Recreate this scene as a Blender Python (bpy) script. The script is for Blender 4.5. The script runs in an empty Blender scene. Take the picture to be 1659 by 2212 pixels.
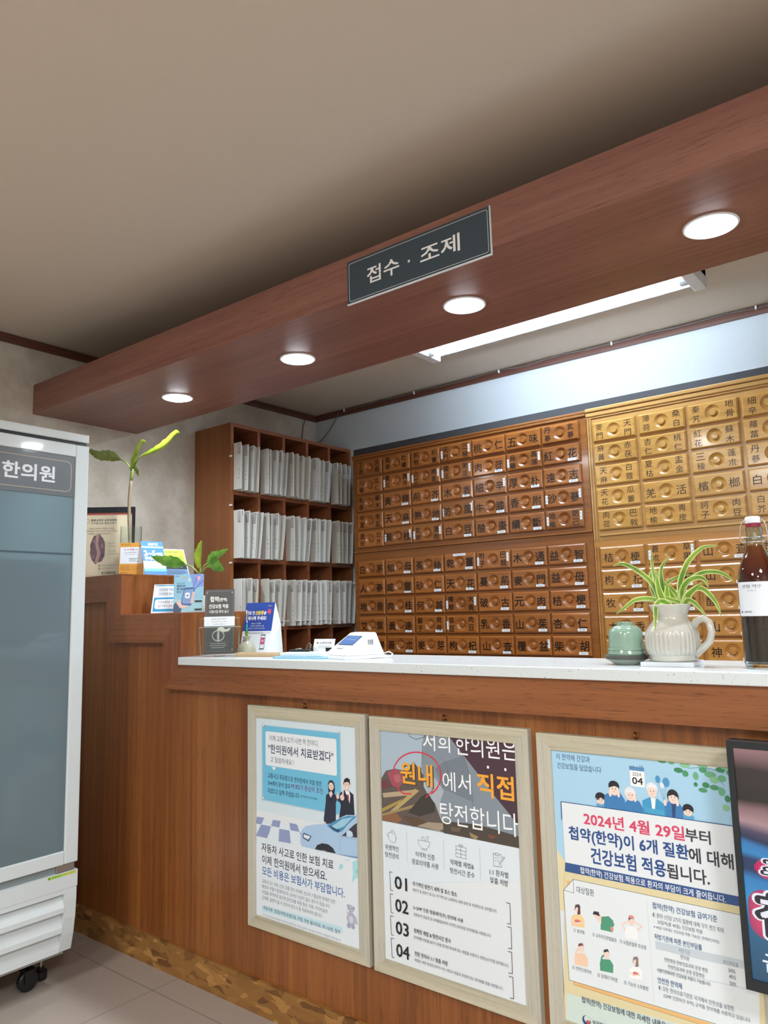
import bpy, bmesh, math, random
from mathutils import Vector, Matrix
random.seed(7)
PI = math.pi
SC = bpy.context.scene
COL = SC.collection

# ------------------------------------------------------------ camera, exposure, world, lights
cam_d = bpy.data.cameras.new('camera')
cam = bpy.data.objects.new('camera', cam_d)
COL.objects.link(cam)
CR = Vector((0.78034673, 0.62483841, -0.02521781))
CU = Vector((0.10288485, -0.08850507, 0.99074798))
CF = Vector((-0.61682549, 0.77572148, 0.13335105))
cam.matrix_world = Matrix(((CR.x, CU.x, -CF.x, 2.56192987), (CR.y, CU.y, -CF.y, -1.73110814), (CR.z, CU.z, -CF.z, 1.23863281), (0, 0, 0, 1)))
cam_d.sensor_fit = 'VERTICAL'
cam_d.sensor_height = 36.0
cam_d.lens = 36.0 * 1621.83 / 2212.0
cam_d.clip_start = 0.05
SC.camera = cam
SC.view_settings.view_transform = 'Standard'
SC.view_settings.look = 'None'
SC.view_settings.gamma = 1.0
SC.view_settings.exposure = 0.34
SC.view_settings.use_curve_mapping = False
W = bpy.data.worlds.new('world')
SC.world = W
W.use_nodes = True
W.node_tree.nodes['Background'].inputs[0].default_value = (0.9, 0.95, 1.0, 1)
W.node_tree.nodes['Background'].inputs[1].default_value = 0.05
POWER_DOWNLIGHT = 5.0
POWER_TUBE = 26.0
POWER_PANEL = 48.0
EMIT_LENS = 40.0
EMIT_TUBE = 100.0
EMIT_PANEL = 6.0
COOL = (0.86, 0.94, 1.0)
NEUTRAL = (0.95, 0.975, 1.0)

def lamp(name, shape, sx, sy, power, color, loc, spread=PI):
    d = bpy.data.lights.new(name, 'AREA')
    d.shape = shape
    d.size = sx
    if shape in ('RECTANGLE', 'ELLIPSE'):
        d.size_y = sy
    d.energy = power
    d.color = color
    d.spread = spread
    o = bpy.data.objects.new(name, d)
    o.location = loc
    COL.objects.link(o)
    return o

# ------------------------------------------------------------ helpers
def lin(h):
    r = []
    for i in (0, 2, 4):
        c = int(h[i:i + 2], 16) / 255.0
        r.append(c / 12.92 if c <= 0.04045 else ((c + 0.055) / 1.055) ** 2.4)
    return (r[0], r[1], r[2], 1.0)

def newmat(name):
    m = bpy.data.materials.new(name)
    m.use_nodes = True
    nt = m.node_tree
    return m, nt, nt.nodes['Principled BSDF']

def plain(name, h, rough=0.5, metal=0.0, coat=0.0, noise=0.0, nscale=30.0, spec=0.5, bump=0.0, trans=0.0, ior=1.45):
    m, nt, b = newmat(name)
    b.inputs['Base Color'].default_value = lin(h)
    b.inputs['Roughness'].default_value = rough
    b.inputs['Metallic'].default_value = metal
    b.inputs['Coat Weight'].default_value = coat
    b.inputs['Coat Roughness'].default_value = 0.05
    b.inputs['Specular IOR Level'].default_value = spec
    b.inputs['Transmission Weight'].default_value = trans
    b.inputs['IOR'].default_value = ior
    if noise or bump:
        tc = nt.nodes.new('ShaderNodeTexCoord')
        n = nt.nodes.new('ShaderNodeTexNoise')
        n.inputs['Scale'].default_value = nscale
        n.inputs['Detail'].default_value = 5
        nt.links.new(tc.outputs['Object'], n.inputs['Vector'])
        if noise:
            mx = nt.nodes.new('ShaderNodeMix')
            mx.data_type = 'RGBA'
            c = lin(h)
            mx.inputs[6].default_value = tuple(x * (1 - noise) for x in c[:3]) + (1,)
            mx.inputs[7].default_value = tuple(min(1, x * (1 + noise)) for x in c[:3]) + (1,)
            nt.links.new(n.outputs['Fac'], mx.inputs[0])
            nt.links.new(mx.outputs[2], b.inputs['Base Color'])
        if bump:
            bp = nt.nodes.new('ShaderNodeBump')
            bp.inputs['Strength'].default_value = bump
            bp.inputs['Distance'].default_value = 0.002
            nt.links.new(n.outputs['Fac'], bp.inputs['Height'])
            nt.links.new(bp.outputs['Normal'], b.inputs['Normal'])
    return m

def wood(name, dark, mid, light, axis='X', fine=60.0, along=1.6, rough=0.35, coat=0.15, fleck=0.5, rnd=0.0, bands=2.2):
    m, nt, b = newmat(name)
    N, L = nt.nodes, nt.links
    tc = N.new('ShaderNodeTexCoord')
    mp = N.new('ShaderNodeMapping')
    sc = {'X': (along, fine, fine), 'Y': (fine, along, fine), 'Z': (fine, fine, along)}[axis]
    mp.inputs['Scale'].default_value = sc
    L.new(tc.outputs['Object'], mp.inputs['Vector'])
    oi = N.new('ShaderNodeObjectInfo')
    ad = N.new('ShaderNodeVectorMath')
    ad.operation = 'MULTIPLY_ADD'
    ad.inputs[1].default_value = (37.0, 53.0, 71.0)
    cmb = N.new('ShaderNodeCombineXYZ')
    for k in range(3):
        L.new(oi.outputs['Random'], cmb.inputs[k])
    L.new(cmb.outputs[0], ad.inputs[0])
    L.new(mp.outputs[0], ad.inputs[2])
    n1 = N.new('ShaderNodeTexNoise')
    n1.inputs['Scale'].default_value = 1.0
    n1.inputs['Detail'].default_value = 6
    n1.inputs['Roughness'].default_value = 0.62
    L.new(ad.outputs[0], n1.inputs['Vector'])
    mp2 = N.new('ShaderNodeMapping')
    mp2.inputs['Scale'].default_value = tuple(v / fine * bands * 2.2 if v == fine else v * 0.35 for v in sc)
    L.new(tc.outputs['Object'], mp2.inputs['Vector'])
    n2 = N.new('ShaderNodeTexNoise')
    n2.inputs['Scale'].default_value = 1.0
    n2.inputs['Detail'].default_value = 3
    L.new(mp2.outputs[0], n2.inputs['Vector'])
    mxf = N.new('ShaderNodeMix')
    mxf.inputs[0].default_value = 0.45
    L.new(n1.outputs['Fac'], mxf.inputs[2])
    L.new(n2.outputs['Fac'], mxf.inputs[3])
    rp = N.new('ShaderNodeValToRGB')
    e = rp.color_ramp.elements
    e[0].position = 0.33
    e[0].color = lin(dark)
    e[1].position = 0.67
    e[1].color = lin(light)
    x = e.new(0.5)
    x.color = lin(mid)
    L.new(mxf.outputs[0], rp.inputs[0])
    # pores
    mp3 = N.new('ShaderNodeMapping')
    mp3.inputs['Scale'].default_value = tuple(fine * 4.5 if v == fine else v * 14 for v in sc)
    L.new(tc.outputs['Object'], mp3.inputs['Vector'])
    n3 = N.new('ShaderNodeTexNoise')
    n3.inputs['Scale'].default_value = 1.0
    n3.inputs['Detail'].default_value = 2
    L.new(mp3.outputs[0], n3.inputs['Vector'])
    r3 = N.new('ShaderNodeValToRGB')
    r3.color_ramp.elements[0].position = 0.28
    r3.color_ramp.elements[0].color = (1 - fleck, 1 - fleck, 1 - fleck, 1)
    r3.color_ramp.elements[1].position = 0.42
    r3.color_ramp.elements[1].color = (1, 1, 1, 1)
    L.new(n3.outputs['Fac'], r3.inputs[0])
    mul = N.new('ShaderNodeMix')
    mul.data_type = 'RGBA'
    mul.blend_type = 'MULTIPLY'
    mul.inputs[0].default_value = 1.0
    L.new(rp.outputs[0], mul.inputs[6])
    L.new(r3.outputs[0], mul.inputs[7])
    out = mul.outputs[2]
    if rnd:
        hs = N.new('ShaderNodeHueSaturation')
        mr = N.new('ShaderNodeMapRange')
        mr.inputs[3].default_value = 1 - rnd
        mr.inputs[4].default_value = 1 + rnd
        L.new(oi.outputs['Random'], mr.inputs[0])
        L.new(mr.outputs[0], hs.inputs['Value'])
        L.new(out, hs.inputs['Color'])
        out = hs.outputs[0]
    L.new(out, b.inputs['Base Color'])
    b.inputs['Roughness'].default_value = rough
    b.inputs['Coat Weight'].default_value = coat
    b.inputs['Coat Roughness'].default_value = 0.12
    return m

def emitter(name, h, strength):
    m, nt, b = newmat(name)
    b.inputs['Base Color'].default_value = (0.9, 0.9, 0.9, 1)
    b.inputs['Emission Color'].default_value = lin(h)
    b.inputs['Emission Strength'].default_value = strength
    return m

def colmat(name, rough=0.5, coat=0.0, emit=0.0):
    m, nt, b = newmat(name)
    a = nt.nodes.new('ShaderNodeAttribute')
    a.attribute_name = 'ink'
    nt.links.new(a.outputs['Color'], b.inputs['Base Color'])
    b.inputs['Roughness'].default_value = rough
    b.inputs['Coat Weight'].default_value = coat
    b.inputs['Coat Roughness'].default_value = 0.03
    if emit:
        nt.links.new(a.outputs['Color'], b.inputs['Emission Color'])
        b.inputs['Emission Strength'].default_value = emit
        b.inputs['Base Color'].default_value = (0.02, 0.02, 0.02, 1)
        nt.links.remove(b.inputs['Base Color'].links[0])
    return m

_tx = {}
def glyphs(s, bold=0.0, res=2):
    if bold > 0:
        vs, fs, asp = glyphs(s, 0.0, res)
        bx, by = bold / asp, bold
        V, F = [], []
        n = 4 if bold < 0.04 else 14
        for k in range(n):
            w = 2 * PI * (k + 0.5) / n
            s2 = 1.41 if n == 4 else 1.2
            dx, dy = bx * s2 * math.cos(w), by * s2 * math.sin(w)
            o = len(V)
            V += [(a + dx, b + dy) for a, b in vs]
            F += [tuple(o + i for i in f) for f in fs]
        return V, F, asp
    return glyphs_plain(s, 0.0, res)

def glyphs_plain(s, bold=0.0, res=2):
    """flat outline of a text normalised to its bounding box: verts (0..1), faces, aspect"""
    k = (s, bold, res)
    if k not in _tx:
        c = bpy.data.curves.new('t', 'FONT')
        c.body = s
        c.size = 1
        c.fill_mode = 'FRONT'
        c.resolution_u = res
        c.offset = bold
        o = bpy.data.objects.new('t', c)
        me = bpy.data.meshes.new_from_object(o)
        vs = [(v.co.x, v.co.y) for v in me.vertices]
        fs = [tuple(p.vertices) for p in me.polygons]
        bpy.data.objects.remove(o)
        bpy.data.curves.remove(c)
        bpy.data.meshes.remove(me)
        x0 = min(v[0] for v in vs)
        x1 = max(v[0] for v in vs)
        y0 = min(v[1] for v in vs)
        y1 = max(v[1] for v in vs)
        _tx[k] = ([((a - x0) / (x1 - x0), (b - y0) / (y1 - y0)) for a, b in vs], fs, (x1 - x0) / (y1 - y0))
    return _tx[k]

class MB:
    """collects shapes and links them as one mesh object"""
    def __init__(s):
        s.v = []
        s.f = []
        s.m = []
        s.c = []
        s.sm = []
        s.ink = None
    def add(s, vs, fs, mi=0, smooth=False, M=None):
        b = len(s.v)
        if M is not None:
            vs = [M @ Vector(v) for v in vs]
        s.v += [tuple(v) for v in vs]
        for f in fs:
            s.f.append(tuple(b + i for i in f))
            s.m.append(mi)
            s.c.append(s.ink)
            s.sm.append(smooth)
        return s
    def box(s, x0, y0, z0, x1, y1, z1, mi=0, M=None, ch=0.0):
        if ch <= 0:
            vs = [(x, y, z) for z in (z0, z1) for y in (y0, y1) for x in (x0, x1)]
            fs = [(0, 2, 3, 1), (4, 5, 7, 6), (0, 1, 5, 4), (2, 6, 7, 3), (0, 4, 6, 2), (1, 3, 7, 5)]
            return s.add(vs, fs, mi, False, M)
        bm = bmesh.new()
        bmesh.ops.create_cube(bm, size=1)
        for v in bm.verts:
            v.co = Vector(((x0 + x1) / 2 + v.co.x * (x1 - x0), (y0 + y1) / 2 + v.co.y * (y1 - y0), (z0 + z1) / 2 + v.co.z * (z1 - z0)))
        bmesh.ops.bevel(bm, geom=bm.edges[:], offset=ch, segments=2, affect='EDGES', profile=0.5)
        return s.bm(bm, mi, M)
    def bm(s, bm, mi=0, M=None, smooth=False):
        bm.verts.index_update()
        s.add([v.co.copy() for v in bm.verts], [tuple(v.index for v in f.verts) for f in bm.faces], mi, smooth, M)
        bm.free()
        return s
    def prism(s, pts, a, b, axis='Y', mi=0, M=None):
        """polygon pts extruded from a to b along axis; pts are (x,z), (y,z) or (x,y)"""
        f = {'Y': lambda p, t: (p[0], t, p[1]), 'X': lambda p, t: (t, p[0], p[1]), 'Z': lambda p, t: (p[0], p[1], t)}[axis]
        n = len(pts)
        vs = [f(p, a) for p in pts] + [f(p, b) for p in pts]
        fs = [tuple(range(n)), tuple(range(2 * n - 1, n - 1, -1))] + [(i, (i + n), (i + 1) % n + n, (i + 1) % n) for i in range(n)]
        return s.add(vs, fs, mi, False, M)
    def lathe(s, prof, n=32, mi=0, M=None, smooth=True, cap0=True, cap1=True, rib=None):
        """prof: (r,z) rows around Z"""
        vs = []
        if smooth:
            p2, br = [prof[0]], []
            for j in range(1, len(prof) - 1):
                a = Vector((prof[j][0] - prof[j - 1][0], prof[j][1] - prof[j - 1][1]))
                b = Vector((prof[j + 1][0] - prof[j][0], prof[j + 1][1] - prof[j][1]))
                p2.append(prof[j])
                if a.length > 1e-9 and b.length > 1e-9 and a.angle(b) > 0.6:
                    br.append(len(p2) - 1)
                    p2.append(prof[j])
            p2.append(prof[-1])
            prof = p2
        else:
            br = []
        for j, (r, z) in enumerate(prof):
            for i in range(n):
                a = 2 * PI * i / n
                rr = r if rib is None else r + rib(a, z)
                vs.append((rr * math.cos(a), rr * math.sin(a), z))
        fs = []
        for j in range(len(prof) - 1):
            if j in br:
                continue
            for i in range(n):
                k = (i + 1) % n
                fs.append((j * n + i, j * n + k, (j + 1) * n + k, (j + 1) * n + i))
        s.add(vs, fs, mi, smooth, M)
        if cap0:
            s.add([vs[i] for i in range(n)][::-1], [tuple(range(n))], mi, False, M)
        if cap1:
            s.add(vs[-n:], [tuple(range(n))], mi, False, M)
        return s
    def tube(s, pts, r, n=8, mi=0, M=None, cap=True):
        pts = [Vector(p) for p in pts]
        rs = r if isinstance(r, (list, tuple)) else [r] * len(pts)
        vs = []
        up = Vector((0, 0, 1))
        pn = None
        for i, p in enumerate(pts):
            t = (pts[min(i + 1, len(pts) - 1)] - pts[max(i - 1, 0)]).normalized()
            if pn is None:
                a = t.cross(up if abs(t.z) < 0.9 else Vector((1, 0, 0))).normalized()
            else:
                a = (pn - t * pn.dot(t)).normalized()
            pn = a
            b = t.cross(a)
            for k in range(n):
                w = 2 * PI * k / n
                vs.append(p + (a * math.cos(w) + b * math.sin(w)) * rs[i])
        fs = []
        for i in range(len(pts) - 1):
            for k in range(n):
                q = (k + 1) % n
                fs.append((i * n + k, i * n + q, (i + 1) * n + q, (i + 1) * n + k))
        if cap:
            fs.append(tuple(range(n))[::-1])
            fs.append(tuple(range((len(pts) - 1) * n, len(pts) * n)))
        return s.add(vs, fs, mi, True, M)
    def text(s, t, x0, x1, yc, h, z=0.0, mi=0, M=None, bold=0.0, res=2):
        """text fitted in a box of the XY plane; x1 None keeps the proportions"""
        vs, fs, asp = glyphs(t, bold, res)
        if x1 is None:
            x1 = x0 + asp * h
        q = max(1, len(vs) // (4 if bold < 0.04 else 14)) if bold > 0 else len(vs) + 1
        return s.add([(x0 + (x1 - x0) * a, yc + h * (b - 0.5), z + 0.000004 * (i // q)) for i, (a, b) in enumerate(vs)], fs, mi, False, M)
    def build(s, name, mats, parent=None, loc=(0, 0, 0), rot=(0, 0, 0), label=None):
        me = bpy.data.meshes.new(name)
        me.from_pydata(s.v, [], s.f)
        if not isinstance(mats, (list, tuple)):
            mats = [mats]
        for m in mats:
            me.materials.append(m)
        me.polygons.foreach_set('material_index', s.m)
        me.polygons.foreach_set('use_smooth', s.sm)
        if any(c is not None for c in s.c):
            at = me.color_attributes.new('ink', 'FLOAT_COLOR', 'CORNER')
            d = []
            for f, c in zip(s.f, s.c):
                d += list(c or (1, 1, 1, 1)) * len(f)
            at.data.foreach_set('color', d)
        me.update()
        o = bpy.data.objects.new(name, me)
        o.location = loc
        o.rotation_euler = rot
        COL.objects.link(o)
        if parent is not None:
            o.parent = parent
        if label:
            o['label'] = label
        return o

def tag(o, label, cat, group=None, kind=None):
    if label:
        o['label'] = label
    if cat:
        o['category'] = cat
    if group:
        o['group'] = group
    if kind:
        o['kind'] = kind
    return o

def thing(name, label, cat, loc=(0, 0, 0), rz=0.0, group=None):
    o = bpy.data.objects.new(name, None)
    o.empty_display_size = 0.05
    o.location = loc
    o.rotation_euler = (0, 0, rz)
    COL.objects.link(o)
    return tag(o, label, cat, group)

def struct(name, mb, m, label=None, cat=None):
    o = mb.build(name, m)
    o['kind'] = 'structure'
    return o

def plane_m(o, u, v):
    """matrix that lays the XY plane at o along u and v"""
    u, v = Vector(u).normalized(), Vector(v).normalized()
    n = u.cross(v)
    return Matrix(((u.x, v.x, n.x, o[0]), (u.y, v.y, n.y, o[1]), (u.z, v.z, n.z, o[2]), (0, 0, 0, 1)))

def art(mb, items, M, dz=0.00005, k=0.001):
    """flat print: R rounded rectangle, P polygon, E ellipse, L line, T text (millimetres)"""
    for i, e in enumerate(items):
        z = dz * (i + 1)
        mb.ink = lin(e[6] if e[0] in 'TR' else e[5] if e[0] == 'E' else e[2] if e[0] == 'P' else e[3])
        if e[0] == 'T':
            mb.text(e[1], e[2] * k, e[3] * k if e[3] is not None else None, e[4] * k, e[5] * k, z, 0, M, e[7] if len(e) > 7 else 0.0)
        elif e[0] == 'P':
            mb.add([(x * k, y * k, z) for x, y in e[1]], [tuple(range(len(e[1])))], 0, False, M)
        elif e[0] == 'R':
            x0, y0, x1, y1, r = e[1:6]
            pts = []
            if r <= 0:
                pts = [(x0, y0), (x1, y0), (x1, y1), (x0, y1)]
            else:
                for cx, cy, a0 in ((x1 - r, y0 + r, -90), (x1 - r, y1 - r, 0), (x0 + r, y1 - r, 90), (x0 + r, y0 + r, 180)):
                    for t in range(0, 91, 18):
                        a = math.radians(a0 + t)
                        pts.append((cx + r * math.cos(a), cy + r * math.sin(a)))
            mb.add([(x * k, y * k, z) for x, y in pts], [tuple(range(len(pts)))], 0, False, M)
        elif e[0] == 'E':
            pts = [(e[1] + e[3] * math.cos(2 * PI * t / 28), e[2] + e[4] * math.sin(2 * PI * t / 28)) for t in range(28)]
            mb.add([(x * k, y * k, z) for x, y in pts], [tuple(range(28))], 0, False, M)
        elif e[0] == 'L':
            P = [Vector((x * k, y * k)) for x, y in e[1]]
            w = e[2] * k / 2
            closed = (P[0] - P[-1]).length < 1e-6
            vs = []
            n = len(P)
            for j, p in enumerate(P):
                a = P[j - 1] if j > 0 else (P[-2] if closed else None)
                b = P[j + 1] if j < n - 1 else (P[1] if closed else None)
                d1 = (p - a).normalized() if a is not None else (b - p).normalized()
                d2 = (b - p).normalized() if b is not None else d1
                t = d1 + d2
                t = t.normalized() if t.length > 1e-6 else d1
                nn = Vector((-t.y, t.x))
                q = max(0.35, abs(nn.dot(Vector((-d1.y, d1.x)))))
                vs += [(p.x + nn.x * w / q, p.y + nn.y * w / q, z), (p.x - nn.x * w / q, p.y - nn.y * w / q, z)]
            mb.add(vs, [(2 * j, 2 * j + 1, 2 * j + 3, 2 * j + 2) for j in range(n - 1)], 0, False, M)
    mb.ink = None
    return mb

def outline(x0, y0, x1, y1, r):
    pts = []
    for cx, cy, a0 in ((x1 - r, y0 + r, -90), (x1 - r, y1 - r, 0), (x0 + r, y1 - r, 90), (x0 + r, y0 + r, 180)):
        for t in range(0, 91, 18):
            a = math.radians(a0 + t)
            pts.append((cx + r * math.cos(a), cy + r * math.sin(a)))
    return pts + [pts[0]]

# ------------------------------------------------------------ materials
M_beam = wood('beam_veneer', '6b4338', '82554a', '926556', 'X', 55, 1.2, 0.42, 0.1, 0.35)
M_apron = wood('apron_veneer', '70401f', '87502a', '985e36', 'X', 60, 1.4, 0.38, 0.15, 0.45)
M_panel = wood('counter_veneer', '683917', '885024', '9e6430', 'Z', 50, 0.8, 0.38, 0.15, 0.4, bands=3.5)
M_side = wood('shelf_veneer', '7a4626', '8d562e', '996136', 'Z', 50, 0.9, 0.4, 0.1, 0.15)
M_shelf = wood('shelf_edge_veneer', '7c452a', '8e5434', '9c6240', 'Y', 50, 1.0, 0.4, 0.1, 0.2)
M_shelf_in = plain('shelf_inner', '7a452a', 0.55, noise=0.12, nscale=6)
M_dark = wood('dark_cabinet_wood', '6c3e1c', '855022', '96602e', 'X', 45, 1.6, 0.3, 0.3, 0.2)
M_darkd = wood('dark_drawer_wood', '784421', '925826', 'a66a34', 'X', 45, 1.6, 0.28, 0.35, 0.2, rnd=0.16)
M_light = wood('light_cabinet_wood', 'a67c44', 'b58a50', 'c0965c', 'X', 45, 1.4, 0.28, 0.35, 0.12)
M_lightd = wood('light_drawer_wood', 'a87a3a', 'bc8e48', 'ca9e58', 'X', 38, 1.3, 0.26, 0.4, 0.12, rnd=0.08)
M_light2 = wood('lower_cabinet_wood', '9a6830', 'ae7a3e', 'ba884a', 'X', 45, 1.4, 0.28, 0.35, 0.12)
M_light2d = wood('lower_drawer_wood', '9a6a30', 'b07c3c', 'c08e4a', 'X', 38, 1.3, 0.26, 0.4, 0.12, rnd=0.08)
M_frame = wood('frame_wood', '9e9a8a', 'b8b5a6', 'c8c5b6', 'Z', 160, 2.5, 0.55, 0.0, 0.25, bands=14)
M_tray = wood('tray_wood', 'b09472', 'c8ad88', 'd6bd9a', 'X', 90, 4, 0.5, 0.0, 0.1)
M_print = colmat('printed_paper', 0.45)
M_gloss = colmat('glossy_print', 0.25, 0.9)
M_ink = plain('black_ink', '17100c', 0.35)
M_inktext = plain('label_text', '4a4f5a', 0.6)
M_sticker = plain('white_sticker', 'dfe6ec', 0.5)
M_white = plain('white_plastic', 'e8ecef', 0.35)
M_paper = plain('chart_paper', 'dedfdb', 0.7)
def tone(m, lo, hi):
    nt = m.node_tree
    b = nt.nodes['Principled BSDF']
    oi = nt.nodes.new('ShaderNodeObjectInfo')
    mx = nt.nodes.new('ShaderNodeMix')
    mx.data_type = 'RGBA'
    mx.inputs[6].default_value = lin(lo)
    mx.inputs[7].default_value = lin(hi)
    nt.links.new(oi.outputs['Random'], mx.inputs[0])
    nt.links.new(mx.outputs[2], b.inputs['Base Color'])
tone(M_paper, 'cfcdc2', 'e4e7e6')
M_black = plain('black_plastic', '16171a', 0.35)
M_steel = plain('steel', 'b8bcc0', 0.25, 1.0)
M_darkgrey = plain('dark_grey_board', '323235', 0.6)
M_trim = wood('trim_wood', '4a2a22', '5e382c', '6c4436', 'X', 50, 1.5, 0.45, 0.1, 0.3)
M_trimy = wood('trim_wood_side', '4a2a22', '5e382c', '6c4436', 'Y', 50, 1.5, 0.45, 0.1, 0.3)
M_ceil = plain('ceiling_paper', 'd4c7b7', 0.85, noise=0.02, nscale=60, bump=0.05)
M_glass = plain('clear_glass', 'f4fbfa', 0.02, trans=1.0, ior=1.45)
M_acryl_edge = plain('acrylic_edge', 'd5dcdc', 0.25, trans=0.5)
M_reflector = plain('reflector_enamel', 'a8b8c0', 0.3, 0.5)
M_acryl = plain('clear_acrylic', 'f4fafa', 0.03, trans=1.0, ior=1.2)
M_lens = emitter('downlight_lens', 'f4f9ff', EMIT_LENS)
M_tubeglow = emitter('fluorescent_tube', 'dfefff', EMIT_TUBE)
M_panelglow = emitter('panel_diffuser', 'f6faff', EMIT_PANEL)
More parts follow.
